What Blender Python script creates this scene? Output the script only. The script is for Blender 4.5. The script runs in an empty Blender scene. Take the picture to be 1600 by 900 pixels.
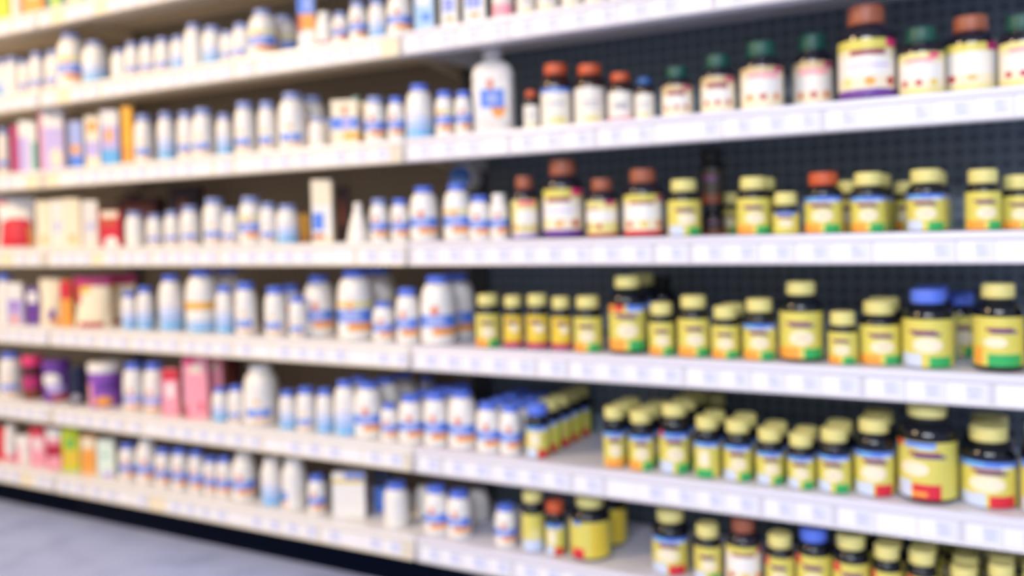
import bpy, bmesh, math, random
from mathutils import Vector, Matrix
random.seed(7)
C = bpy.context.scene.collection
sc = bpy.context.scene

# ---------------------------------------------------------------- camera
F_PX, PPV, DIST, EYE = 1410.0, 388.0963935563131, 1.5494, 0.789
yaw, pitch, roll = 0.5091511, -0.0244346, -0.0270031
cam = bpy.data.cameras.new('camera'); cam_o = bpy.data.objects.new('camera', cam); C.objects.link(cam_o)
Fv = Vector((-math.sin(yaw) * math.cos(pitch), math.cos(yaw) * math.cos(pitch), math.sin(pitch)))
Rv = Vector((math.cos(yaw), math.sin(yaw), 0)); Uv = Rv.cross(Fv)
R2 = Rv * math.cos(roll) + Uv * math.sin(roll); U2 = -Rv * math.sin(roll) + Uv * math.cos(roll)
m = Matrix((R2, U2, -Fv)).transposed().to_4x4(); m.translation = Vector((0, -DIST, EYE))
cam_o.matrix_world = m
cam.sensor_width = 36.0; cam.lens = F_PX / 1600 * 36; cam.shift_y = (PPV - 450) / 1600
cam.clip_start = 0.05
cam.dof.use_dof = True; cam.dof.focus_distance = 0.75; cam.dof.aperture_fstop = 2.45; cam.dof.aperture_blades = 0
sc.camera = cam_o

# ---------------------------------------------------------------- world, lights, exposure
sc.view_settings.view_transform = 'Standard'; sc.view_settings.look = 'None'
sc.view_settings.gamma = 1.0; sc.view_settings.use_curve_mapping = False
sc.view_settings.exposure = 0.0
w = bpy.data.worlds.new('store_air'); sc.world = w; w.use_nodes = True
bg = w.node_tree.nodes['Background']; wn, wl = w.node_tree.nodes, w.node_tree.links
wc = wn.new('ShaderNodeTexCoord'); ws = wn.new('ShaderNodeSeparateXYZ'); wr = wn.new('ShaderNodeMapRange'); wm = wn.new('ShaderNodeMix'); wm.data_type = 'RGBA'
wl.new(wc.outputs['Generated'], ws.inputs[0]); wl.new(ws.outputs['X'], wr.inputs['Value']); wr.inputs['From Min'].default_value = -0.9; wr.inputs['From Max'].default_value = 0.2
wl.new(wr.outputs['Result'], wm.inputs['Factor']); wm.inputs['A'].default_value = (1.0, 0.80, 0.53, 1); wm.inputs['B'].default_value = (0.79, 0.87, 1.0, 1)   # warm end of the store, cool end
wl.new(wm.outputs['Result'], bg.inputs[0]); bg.inputs[1].default_value = 0.70
def area(name, loc, size, energy, col, target):
    l = bpy.data.lights.new(name, 'AREA'); l.shape = 'RECTANGLE'; l.size, l.size_y = size; l.energy = energy; l.color = col
    o = bpy.data.objects.new(name, l); C.objects.link(o); o.location = loc
    o.rotation_euler = (Vector(target) - Vector(loc)).to_track_quat('-Z', 'Y').to_euler()
    return o
COOL = (0.90, 0.92, 1.0); WARM = (1.0, 0.72, 0.40)
for lx in (-0.5, 0.5, 1.5):
    area('ceiling_lamp_cool', (lx, -4.4, 2.5), (0.5, 0.5), 12.5, COOL, (lx * .5 + .3, 0, 0.4)).data.spread = math.radians(85)
area('ceiling_lamp_warm', (-2.7, -2.0, 2.3), (0.9, 0.4), 72, WARM, (-2.2, 0, 0.95))

# ---------------------------------------------------------------- materials
def lin(h):
    def f(c): c /= 255.0; return c / 12.92 if c <= 0.04045 else ((c + 0.055) / 1.055) ** 2.4
    return (f(int(h[0:2], 16)), f(int(h[2:4], 16)), f(int(h[4:6], 16)), 1)
MATS = {}
def mat(name, hexc, rough=0.45, metal=0.0, spec=0.5, mottle=0.0):
    if name in MATS: return MATS[name]
    a = bpy.data.materials.new(name); a.use_nodes = True; b = a.node_tree.nodes['Principled BSDF']
    b.inputs['Base Color'].default_value = lin(hexc); b.inputs['Roughness'].default_value = rough
    b.inputs['Metallic'].default_value = metal; b.inputs['Specular IOR Level'].default_value = spec
    # faint procedural unevenness of the surface finish
    n = a.node_tree.nodes; t = a.node_tree.links
    no = n.new('ShaderNodeTexNoise'); no.inputs['Scale'].default_value = 40
    tc = n.new('ShaderNodeTexCoord'); t.new(tc.outputs['Object'], no.inputs['Vector'])
    mr = n.new('ShaderNodeMapRange'); mr.inputs['To Min'].default_value = max(0.02, rough - 0.05); mr.inputs['To Max'].default_value = min(1, rough + 0.05)
    t.new(no.outputs['Fac'], mr.inputs['Value']); t.new(mr.outputs['Result'], b.inputs['Roughness'])
    MATS[name] = a; return a
PAL = dict(white='ece9e6', offwhite='e9e4dc', cream='efe3c8', yellow='d6cc62', paleyellow='e2d98e', gold='e0c43c', capyellow='ddd486', orange='efa040', paleorange='efb877',
    red='d32238', crimson='b8203f', rust='c2542c', brown='7d4128', capbrown='9c5840', green='2faa5c', darkgreen='0e4d43', lime='c4d42c', teal='4aa8a0', mint='dfeee0',
    umber='3a322a', blue='5584e6', deepblue='1f5596', capblue='5878e4', capsoft='8f9fd8', navy='0d1a3c', sky='a9cdf0', cyan='66b4ee', paleblue='c6d4f6', lilac='c2b4ea', purple='6a3a9c', violet='8a4fb8', pink='f6a2b4', hotpink='e83878', magenta='b8286e',
    ink='55407c', wordred='8c3458', amber='f0b030', grey='a9a7b4', black='060a14', maroon='4a1420', darkmaroon='2c1018', slate='a3b0e6', tan='cbb489', fruitred='b02438', fruitorange='e07a28', emblem='e0784a')
def M(k):
    if k == 'blackgloss': return mat('dark_bottle_plastic', '050a18', 0.07)
    if k == 'ambergloss': return mat('amber_bottle_plastic', '2a0f0c', 0.08)
    if k == 'bronzegloss': return mat('gummy_bottle_plastic', '1a1626', 0.07)
    if k == 'whiteplastic': return mat('white_bottle_plastic', 'ece8e4', 0.32)
    return mat(k + '_print', PAL[k], 0.45)

def tagged(o, label=None, cat=None, group=None, kind=None):
    if label: o['label'] = label
    if cat: o['category'] = cat
    if group: o['group'] = group
    if kind: o['kind'] = kind
    return o
def link(name, me, parent=None):
    o = bpy.data.objects.new(name, me); C.objects.link(o)
    if parent: o.parent = parent
    return o
def finish(bm, name, mats, smooth=None):
    me = bpy.data.meshes.new(name)
    bmesh.ops.recalc_face_normals(bm, faces=bm.faces[:])
    bm.to_mesh(me); bm.free()
    for x in mats: me.materials.append(x)
    if smooth is not None:
        me.polygons.foreach_set('use_smooth', [True] * len(me.polygons))
        me.set_sharp_from_angle(angle=math.radians(smooth))
    return me
def empty(name, loc, rz=0.0):
    o = bpy.data.objects.new(name, None); C.objects.link(o); o.empty_display_size = 0.02
    o.location = loc; o.rotation_euler = (0, 0, rz); return o

# ---------------------------------------------------------------- mesh builders
def lathe(bm, prof, seg=32, ribs=0.0, rib_from=None, rib_to=None, mi=0, sx=1.0, sy=1.0, power=2.0):
    rings = []
    for k, (r, z) in enumerate(prof):
        if r < 1e-6: rings.append([bm.verts.new((0, 0, z))]); continue
        ring = []
        for i in range(seg):
            a = 2 * math.pi * i / seg
            rr = r
            if ribs and rib_from <= k <= rib_to and i % 2: rr = r * (1 - ribs)
            ca, sa = math.cos(a), math.sin(a)
            q = (abs(ca) ** power + abs(sa) ** power) ** (-1 / power)
            ring.append(bm.verts.new((rr * q * ca * sx, rr * q * sa * sy, z)))
        rings.append(ring)
    for A, B in zip(rings, rings[1:]):
        for i in range(seg):
            j = (i + 1) % seg
            if len(A) == 1 and len(B) == 1: break
            if len(A) == 1: f = bm.faces.new((A[0], B[i], B[j]))
            elif len(B) == 1: f = bm.faces.new((A[i], B[0], A[j]))
            else: f = bm.faces.new((A[i], A[j], B[j], B[i]))
            f.material_index = mi
def box(bm, x0, x1, y0, y1, z0, z1, mi=0, bev=0.0):
    r = bmesh.ops.create_cube(bm, size=1.0)
    vs = r['verts']
    for v in vs:
        v.co = Vector((x0 + (v.co.x + .5) * (x1 - x0), y0 + (v.co.y + .5) * (y1 - y0), z0 + (v.co.z + .5) * (z1 - z0)))
    fs = set(f for v in vs for f in v.link_faces)
    for f in fs: f.material_index = mi
    if bev:
        es = list(set(e for v in vs for e in v.link_edges))
        g = bmesh.ops.bevel(bm, geom=es, offset=bev, segments=2, profile=0.5, affect='EDGES')
        for f in g['faces']: f.material_index = mi
def painter(base, shapes):
    """breaks and colour lookup for a printed design; shapes: ('r',colour,a0,a1,b0,b1) or ('e',colour,ca,cb,ra,rb)"""
    av, bv = {-1.0, 1.0}, {0.0, 1.0}
    for s in shapes:
        if s[0] == 'r': av |= {s[2], s[3]}; bv |= {s[4], s[5]}
        else:
            for k in (-1, -.96, -.88, -.75, -.58, -.38, -.15, .15, .38, .58, .75, .88, .96, 1): av.add(s[2] + s[4] * k); bv.add(s[3] + s[5] * k)
    cl = lambda st, lo, hi: sorted(set(round(min(hi, max(lo, x)), 4) for x in st))
    def look(a, b):
        c = base
        for s in shapes:
            if s[0] == 'r':
                if s[2] <= a <= s[3] and s[4] <= b <= s[5]: c = s[1]
            elif ((a - s[2]) / s[4]) ** 2 + ((b - s[3]) / s[5]) ** 2 <= 1.0: c = s[1]
        return c
    return av, bv, cl, look
def printed(name, base, shapes, surf, extra_a=()):
    av, bv, cl, look = painter(base, shapes)
    A = cl(av | set(extra_a), -1, 1); B = cl(bv, 0, 1)
    bm = bmesh.new(); grid = [[bm.verts.new(surf(a, b)) for a in A] for b in B]
    names = []
    for j in range(len(B) - 1):
        for i in range(len(A) - 1):
            c = look((A[i] + A[i + 1]) / 2, (B[j] + B[j + 1]) / 2)
            if c not in names: names.append(c)
            f = bm.faces.new((grid[j][i], grid[j][i + 1], grid[j + 1][i + 1], grid[j + 1][i])); f.material_index = names.index(c)
    me = bpy.data.meshes.new(name); bm.to_mesh(me); bm.free()
    for c in names: me.materials.append(M(c))
    me.polygons.foreach_set('use_smooth', [True] * len(me.polygons))
    return me
SPAN = math.radians(112)
def wrap_label(name, R, z0, z1, base, shapes, sp=SPAN):
    r = R * 1.006 + 0.0002
    return printed(name, base, shapes, lambda a, b: (r * math.sin(a * sp), -r * math.cos(a * sp), z0 + (z1 - z0) * b), [k / 9 for k in range(-9, 10)])

# ---------------------------------------------------------------- printed designs
def band(c, b0, b1): return ('r', c, -1, 1, b0, b1)
WORD = [('r', 'wordred', -.38, .40, .70, .77), ('r', 'ink', -.30, .46, .66, .71)]
def word(y): return [('r', 'wordred', -.40, .30, y, y + .07), ('r', 'ink', -.28, .42, y - .045, y + .02)]
WB = [('r', 'blue', -.70, .64, .41, .74), ('r', 'slate', -.36, .22, .47, .68), ('r', 'orange', -.16, .64, .19, .37), ('r', 'emblem', -.16, .64, .365, .395), ('e', 'emblem', -.08, .86, .13, .115)]
WBS = [('r', 'blue', -.46, .34, .22, .46), ('r', 'slate', -.2, .1, .27, .4), ('r', 'paleorange', -.25, .34, .08, .18), ('e', 'paleorange', -.08, .68, .10, .08)]
BLUETOP = [band('navy', .93, 1), ('r', 'blue', -.8, .8, .82, .94), ('r', 'cyan', -.55, -.1, .86, .92), ('r', 'paleblue', .25, .6, .80, .86)]
OVAL = [('e', 'cream', .05, .44, .36, .15), ('r', 'tan', -.12, .2, .42, .46)]
OR_L = [('r', 'orange', -.75, -.02, 0, .24)]
GR_R = [('r', 'green', .12, .72, 0, .22)]
PB_L = [('r', 'paleblue', -.75, -.08, 0, .27)]
RD_R = [('r', 'red', .0, .62, 0, .24)]
fruit = lambda *cs: [('e', c, -.42 + .42 * i, .27, .10, .08) for i, c in enumerate(cs)]
LAB = {
 'wb': ('white', WB), 'wby': ('white', WB + [band('paleyellow', .84, .98)]), 'wby2': ('white', WB + [band('paleyellow', .80, .94), ('r', 'amber', -.6, .1, .82, .90)]),
 'wbs': ('white', WBS),
 'wl': ('white', [band('sky', .0, .48), ('r', 'paleblue', -.8, .8, .46, .68), ('r', 'slate', -.5, .4, .30, .40), ('r', 'cyan', -.3, .8, .04, .20), ('r', 'lilac', -.4, .2, .74, .79)]),
 'wly': ('white', [band('amber', .62, .84), band('sky', .0, .30), ('r', 'slate', -.5, .4, .2, .28), ('r', 'cyan', -.3, .8, 0, .10)]),
 'wp': ('white', [('r', 'offwhite', -.5, .5, .2, .25), ('r', 'offwhite', -.5, .3, .35, .4)]),
 'wpk': ('white', [band('pink', 0, .22), ('r', 'hotpink', -.4, .3, .12, .24)]),
 'wbl': ('white', [band('slate', .24, .56), ('r', 'lilac', -.3, .3, .3, .48), ('r', 'orange', -.3, .7, .06, .18), ('e', 'emblem', -.1, .68, .13, .09)]),
 'wbr': ('white', [('r', 'blue', -.75, -.3, .3, .6), ('r', 'orange', -.55, -.25, .12, .24), ('r', 'offwhite', .0, .6, .2, .7)]),
 'ow': ('offwhite', [('r', 'grey', -.3, .35, .56, .62), ('r', 'grey', -.25, .3, .44, .48), ('r', 'paleyellow', -.2, .3, .05, .2)]),
 'owb': ('offwhite', [('r', 'blue', -.8, .8, .9, 1), ('r', 'grey', -.3, .35, .56, .62), ('e', 'paleyellow', .1, .14, .3, .1)]),
 'owp': ('offwhite', [band('pink', .0, .12), ('r', 'grey', -.2, .4, .4, .6)]), 'pink': ('offwhite', [('r', 'pink', -.6, .6, .1, .6)]),
 'gg': ('cream', [band('tan', .78, 1), ('r', 'wordred', -.4, .4, .66, .8), ('r', 'magenta', .3, .7, .86, .98), ('r', 'white', -.6, .6, .32, .62)] + fruit('fruitred', 'fruitred', 'fruitred')),
 'gg2': ('cream', [band('tan', .86, 1), ('r', 'pink', -.5, .5, .72, .84), ('r', 'white', -.7, .7, .34, .7), ('r', 'magenta', .36, .72, .86, .98)] + fruit('fruitorange', 'fruitred', 'fruitorange')),
 'gg3': ('cream', [band('paleyellow', .84, 1), ('r', 'pink', -.4, .4, .76, .86), ('r', 'hotpink', .3, .6, .86, .98), ('r', 'white', -.7, .75, .34, .72), band('paleyellow', 0, .14)] + fruit('fruitred', 'fruitred', 'gold')),
 'gg_s': ('paleyellow', [('r', 'hotpink', -.2, .5, .86, .97), ('r', 'white', -.3, .7, .34, .74), band('lilac', 0, .12)] + fruit('fruitred', 'tan', 'tan')),
 'gpl': ('cream', [band('yellow', .82, 1), ('r', 'hotpink', .32, .75, .86, 1), ('r', 'wordred', -.36, .3, .72, .82), ('r', 'white', -.75, .75, .36, .70), ('r', 'lilac', -.4, .4, .52, .56), band('purple', 0, .14)] + fruit('paleyellow', 'orange', 'fruitred')),
 'gcg': ('cream', [band('yellow', .84, 1), ('r', 'magenta', .3, .75, .84, 1), ('r', 'white', -.6, .6, .34, .8), ('r', 'green', .62, .72, 0, .8), band('paleyellow', 0, .12)] + fruit('crimson', 'paleorange', 'paleorange')[:2]),
 'gred': ('paleyellow', [('r', 'magenta', .2, .6, .88, 1), ('r', 'wordred', -.5, .0, .76, .82), ('r', 'white', -.6, .7, .4, .74), band('crimson', 0, .08)] + fruit('brown', 'fruitred')),
 'gred2': ('cream', [band('yellow', .84, 1), ('r', 'magenta', .36, .75, .84, .98), ('r', 'wordred', -.4, .3, .76, .84), ('r', 'white', -.75, .75, .38, .72), band('red', 0, .12)] + fruit('fruitred', 'gold', 'fruitorange')),
 'kcg': ('yellow', word(.70) + [('e', 'cream', .08, .46, .38, .16)] + PB_L + GR_R),
 'kog': ('yellow', word(.72) + OVAL + OR_L + GR_R), 'kb': ('yellow', [band('navy', .9, 1), ('r', 'blue', -.5, .6, .8, .92)] + word(.7) + OVAL),
 'kbr': ('umber', word(.7) + [('r', 'brown', -.6, .6, .0, .25)]),
 'kbog': ('yellow', BLUETOP + word(.70) + OVAL + OR_L + GR_R), 'kbcg': ('yellow', BLUETOP + word(.70) + OVAL + PB_L + GR_R),
 'kbcg2': ('yellow', BLUETOP + [('e', 'red', -.62, .92, .14, .09), ('r', 'darkgreen', .75, 1, .2, 1)] + word(.72) + OVAL + PB_L + GR_R),
 'krd': ('gold', word(.78) + [('r', 'cream', -.05, .5, .5, .7), band('crimson', .02, .20), band('lilac', 0, .03)]),
 'kbog2': ('yellow', [('r', 'red', -.8, -.05, .86, 1), ('r', 'orange', -.75, -.35, .9, 1), ('r', 'blue', .05, .8, .88, 1), ('r', 'paleblue', .2, .6, .84, .9)] + word(.74) + OVAL + OR_L + GR_R),
 'kgreen': ('yellow', word(.72) + [('e', 'cream', -.16, .5, .3, .10), ('r', 'green', -.35, .55, .02, .27), band('black', 0, .03), ('r', 'orange', -.8, -.5, .05, .4)]),
 'kcr': ('yellow', BLUETOP + [('r', 'cream', -.45, .1, .35, .75)] + PB_L + RD_R + [('r', 'lime', .62, .9, 0, .9)]),
 'kbo': ('yellow', BLUETOP + word(.7) + OVAL + [('r', 'orange', -.6, .6, 0, .22)]), 'kbg': ('yellow', BLUETOP + [('r', 'cream', -.4, .1, .3, .7), ('r', 'green', -.6, .3, 0, .22)]),
 'kbcr': ('yellow', BLUETOP + word(.72) + [('e', 'cream', -.05, .48, .42, .17)] + PB_L + RD_R),
 'kbcr2': ('yellow', [('e', 'red', -.68, .96, .12, .08), ('r', 'blue', -.5, .2, .90, .99), ('r', 'sky', -.2, .15, .87, .92)] + word(.76) + [('e', 'cream', -.3, .52, .34, .13), ('r', 'paleblue', -.75, -.36, .0, .30), ('r', 'red', -.33, .30, .0, .26), ('r', 'orange', -.33, .0, .04, .12)]),
 'kby': ('yellow', [('r', 'paleyellow', -.2, .5, .3, .6), ('r', 'paleblue', -.7, .6, 0, .30)]), 'kback': ('yellow', [('r', 'gold', -.1, .45, .05, .95), ('r', 'red', -.74, -.30, 0, .26), ('r', 'blue', -.7, -.4, .9, 1)]),
 'kred': ('yellow', [('e', 'red', -.6, .88, .2, .12)] + word(.72) + OVAL + [('r', 'red', .1, .6, 0, .2)]),
}
# product boxes: base, front shapes, side colour
BOXES = {
 'lime': ('lime', [('r', 'white', -.5, .5, .4, .7)], 'lime'), 'orange': ('orange', [('r', 'cream', -.5, .6, .3, .6)], 'paleorange'), 'teal': ('teal', [('r', 'lime', -.5, .5, .0, .3)], 'mint'),
 'cream': ('cream', [('r', 'paleorange', -.4, .4, .1, .25)], 'offwhite'), 'cream2': ('offwhite', [('e', 'slate', .1, .45, .35, .12)], 'cream'),
 'obb': ('white', [('r', 'orange', -1, 1, .34, .62), ('r', 'blue', -1, 1, .62, .95), ('r', 'slate', -.2, .6, .68, .9), ('r', 'rust', -1, -.6, .3, .6)], 'offwhite'),
 'sky': ('sky', [('r', 'blue', -.3, .7, .2, .34), ('r', 'white', -.8, .6, .5, .9)], 'white'), 'wtx': ('white', [('r', 'blue', -.7, .6, .36, .66), ('r', 'lilac', -.4, .2, .42, .58), ('r', 'orange', -.4, .5, .14, .24)], 'offwhite'),
 'magenta': ('magenta', [], 'pink'), 'lilac': ('white', [('r', 'lilac', -1, .2, .0, .7), ('r', 'teal', .5, 1, .0, .6)], 'sky'), 'lilact': ('lilac', [('r', 'white', -.9, .9, .7, 1), ('r', 'pink', -1, -.75, 0, 1), ('e', 'cream', .3, .2, .5, .16)], 'offwhite'),
 'slate': ('slate', [('r', 'orange', -.7, .5, .3, .5), ('r', 'blue', -1, 1, 0, .25)], 'grey'), 'cob': ('cream', [('r', 'lilac', -.9, .9, .2, .5), ('r', 'orange', -.6, .6, .7, .9)], 'slate'),
 'wob': ('lilac', [('r', 'white', -1, 1, .72, 1), ('e', 'amber', -.1, .55, .45, .13), ('r', 'cyan', -1, 1, 0, .28)], 'blue'), 'amber': ('amber', [('r', 'orange', -1, 1, 0, .3)], 'amber'),
 'wbbox': ('cream', [('r', 'blue', -1, 1, .36, .62), ('r', 'lilac', -.2, .5, .42, .56), ('r', 'amber', -.1, 1, .12, .28), ('e', 'emblem', .05, .78, .18, .12)], 'cream'),
 'redb': ('red', [('e', 'white', .1, .06, .7, .22), ('r', 'cream', -.8, .8, .82, 1), ('r', 'rust', -.8, .6, .6, .8)], 'crimson'), 'redb2': ('red', [], 'red'),
 'wbtall': ('cream', [('r', 'white', -1, 1, .1, .6), ('r', 'blue', -.9, .2, .2, .48), ('r', 'rust', -.9, .2, .06, .14), ('r', 'cream', -1, 1, .8, 1)], 'cream'),
 'lpw': ('lilac', [('r', 'white', -1, 1, .6, 1), ('e', 'orange', -.1, .12, .4, .12), ('r', 'violet', -.4, .2, .3, .6)], 'white'), 'purp': ('purple', [('r', 'white', -.8, .8, .6, .9)], 'lilac'), 'redor': ('orange', [('r', 'red', -1, 1, .6, 1)], 'amber'),
 'pinkr': ('pink', [('r', 'red', -1, 1, .78, 1), ('r', 'white', -.5, .5, .4, .7)], 'pink'), 'pink': ('pink', [('r', 'crimson', -.95, -.7, .0, .2), ('r', 'cream', -.4, .6, .74, .88), ('r', 'hotpink', -.9, .0, .88, 1), ('r', 'red', .3, .6, .1, .25)], 'pink'),
 'pinkw': ('pink', [('r', 'crimson', -1, 1, .3, .6), ('r', 'white', -1, 1, .75, 1)], 'hotpink'), 'limeb': ('lime', [('r', 'gold', -1, 1, .1, .5), ('e', 'green', 0, .65, .4, .14)], 'green'), 'orb': ('paleorange', [('r', 'orange', -.8, .8, .1, .6), ('r', 'cream', -.8, .8, .7, .95)], 'paleorange'),
 'mint': ('mint', [('r', 'lilac', -.5, .8, .0, .15), ('r', 'teal', -.4, .3, .55, .62)], 'white'), 'wcard': ('white', [('r', 'gold', -1, .95, .78, .87), ('r', 'blue', -.2, .95, .87, 1), ('r', 'slate', .1, .6, .90, .97), ('r', 'offwhite', -.6, .6, .3, .36)], 'grey'),
 'dblue': ('blue', [('r', 'navy', -1, 1, .6, 1)], 'navy'), 'maroon': ('maroon', [('r', 'brown', -.8, .8, .4, .9), ('r', 'crimson', -1, 1, 0, .2)], 'maroon'), 'maroon2': ('darkmaroon', [('r', 'brown', -.4, .2, .3, .8)], 'darkmaroon'),
}
POUCHES = {'redp': ('white', [('r', 'red', -.82, .92, .04, .52), ('e', 'red', .05, .52, .87, .12), ('r', 'orange', .70, .92, .04, .45), ('r', 'red', -.95, -.4, .92, 1)]), 'creamp': ('cream', [('r', 'purple', -.2, .5, .1, .38), ('e', 'orange', .5, .1, .3, .1)]),
 'magp': ('cream', [('r', 'magenta', -1, 1, .86, 1), ('r', 'gold', -.7, -.1, .72, .86), ('r', 'crimson', -.8, .6, 0, .10), ('r', 'red', -1, -.7, .5, .9)]), 'pinkp': ('white', [('r', 'pink', -1, -.3, .0, .5), ('r', 'hotpink', -.9, -.6, 0, .7)])}
JARS = {'mag': ('maroon', 'hotpink', [('r', 'magenta', -.7, .5, .3, .7), ('r', 'brown', -.5, .6, 0, .25)]), 'prp': ('purple', 'purple', [('e', 'white', -.1, .7, .4, .22), ('e', 'lilac', .1, .4, .36, .16), ('e', 'rust', .3, .08, .4, .1)]),
 'nav': ('navy', 'navy', [('e', 'grey', -.1, .2, .3, .14)]), 'vio': ('violet', 'white', [('r', 'pink', -.9, -.4, .0, .7), ('e', 'orange', .0, .14, .3, .16), ('r', 'purple', -.2, .5, .5, .75)])}

CAPCOL = dict(blue='capblue', yellow='capyellow', softblue='capsoft', brown='capbrown', orange='rust', white='white', navy='deepblue', green='darkgreen', red='rust', black='black')

# ---------------------------------------------------------------- goods
SHAPE = {  # body material, cap radius, cap height, shoulder start, neck height, label bottom, label top
 'W': ('whiteplastic', .76, .14, .61, .875, .03, .605), 'WL': ('whiteplastic', .64, .115, .58, .89, .03, .575),
 'K': ('blackgloss', .88, .27, .64, .74, .02, .63), 'KL': ('blackgloss', .67, .20, .64, .80, .05, .63),
 'O': ('ambergloss', .74, .175, .60, .80, .02, .60), 'G': ('bronzegloss', .66, .20, .62, .79, .03, .62), 'GG': ('bronzegloss', .70, .22, .61, .76, .02, .61)}
def cap_mesh(rc, z0, z1, m_, rnd=0.12):
    h = z1 - z0; bm = bmesh.new()
    lathe(bm, [(0, z0), (rc * .96, z0), (rc, z0 + h * .06), (rc, z0 + h * .30), (rc, z1 - h * rnd * 2), (rc * .985, z1 - h * rnd), (rc * .93, z1 - h * .02), (rc * .78, z1), (rc * .72, z1 - h * .02), (0, z1 - h * .02)], 40, .022, 2, 4)
    return finish(bm, 'cap', [m_], 35)
def bottle(kind, des, root, R, H, cap):
    bmat, cr, ch, zs, zn, l0, l1 = SHAPE[kind]
    sp = SPAN
    if kind in ('K', 'KL', 'GG'):
        R *= .965; ch = min(.30, .0218 / H) if kind != 'GG' else ch; sp = math.radians(91)
    if kind == 'K':
        cr = max(.68, min(.88, .88 - 11 * (R - .021))); l1 = min(.63, 1 - ch - .135); zs = l1 + .005; zn = (1 - ch) - .03
    rn = R * cr * .86; zc = H * (1 - ch)
    prof = [(0, 0.0008), (R * .80, 0.0008), (R * .86, 0), (R * .95, H * .008), (R * .99, H * .03), (R, H * .06), (R, H * zs)]
    z0, z1 = H * zs, min(H * zn, zc - H * .004)
    for k in range(1, 8):
        t = k / 7 * math.pi / 2
        prof.append((rn + (R - rn) * math.cos(t) ** 1.0, z0 + (z1 - z0) * math.sin(t)))
    prof += [(rn, zc - H * .002), (rn * .9, zc + H * .02), (0, zc + H * .02)]
    bm = bmesh.new(); lathe(bm, prof, 36); link('body', finish(bm, 'body', [M(bmat)], 50), root)
    link('cap', cap_mesh(R * cr, zc, H, M(CAPCOL[cap])), root)
    base, sh = LAB[des]
    link('label', wrap_label('label', R, H * l0, H * l1, base, sh, sp), root)
    if kind in ('K', 'KL', 'O'):   # tamper band below the cap
        bm = bmesh.new(); rb = rn * 1.06; zb = zc - H * .03
        lathe(bm, [(rn * .9, zb), (rb, zb), (rb, zc - H * .004), (rn * .9, zc - H * .004)], 32)
        link('tamper_band', finish(bm, 'tamper_band', [M(bmat)], 40), root)
def carton(des, root, W, H):
    base, sh, side = BOXES[des]; d = W
    bm = bmesh.new(); box(bm, -W, W, -W * .5, W * .5, 0, H, 0, min(.0012, W * .08))
    link('carton', finish(bm, 'carton', [M(side)], 30), root)
    e = .0004
    link('front_panel', printed('front_panel', base, sh, lambda a, b: (a * W * .985, -W * .5 - e, H * (.012 + .976 * b))), root)
    bm = bmesh.new(); box(bm, -W * .9, W * .9, -W * .5 + W * .04, -W * .5 + W * .3, H, H + .0007, 0)
    link('tuck_flap', finish(bm, 'tuck_flap', [M(base)]), root)
def pouch(des, root, W, H):
    base, sh = POUCHES[des]
    th = lambda b: W * (.42 * (1 - b) ** .7 * min(1, .55 + b * 4) + .012)
    wd = lambda b: W * (.94 + .06 * math.cos(b * 6.2))
    prof = lambda a: (1 - abs(a) ** 2.4)
    ea = [k / 7 for k in range(-7, 8)]
    sh2 = list(sh) + [('r', base, 0, 0, k / 10, k / 10) for k in range(11)]
    top = .93
    link('front_film', printed('front_film', base, sh2, lambda a, b: (a * wd(b * top), -th(b * top) * prof(a) - .0005, H * top * b), ea), root)
    bm = bmesh.new(); A = ea; B = [k / 10 for k in range(11)]
    back = [[bm.verts.new((a * wd(b * top), th(b * top) * prof(a) + .0005, H * top * b)) for a in A] for b in B]
    fr = [[bm.verts.new((a * wd(b * top), -th(b * top) * prof(a) - .0002, H * top * b)) for a in A] for b in B[:1]]
    for j in range(10):
        for i in range(14): bm.faces.new((back[j][i], back[j][i + 1], back[j + 1][i + 1], back[j + 1][i]))
    for i in range(14): bm.faces.new((fr[0][i], fr[0][i + 1], back[0][i + 1], back[0][i]))
    link('back_film', finish(bm, 'back_film', [M(base)], 60), root)
    bm = bmesh.new(); box(bm, -W, W, -.0012, .0012, H * .925, H, 0, .0008)
    link('top_seal', finish(bm, 'top_seal', [M('magenta' if des == 'magp' else base)], 40), root)
def tub(des, root, R, H):
    base, lid, sh = JARS[des]; bm = bmesh.new()
    lathe(bm, [(0, 0), (R * .88, 0), (R * .92, H * .02), (R * .95, H * .78), (0, H * .78)], 36)
    link('body', finish(bm, 'body', [M(base)], 40), root)
    link('lid', cap_mesh(R, H * .78, H, M(lid), .1), root)
    r0, r1 = R * .925 + .0004, R * .95 + .0004
    link('label', printed('label', base, sh, lambda a, b: ((r0 + (r1 - r0) * b) * math.sin(a * SPAN), -(r0 + (r1 - r0) * b) * math.cos(a * SPAN), H * (.04 + .72 * b)), [k / 9 for k in range(-9, 10)]), root)
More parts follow.
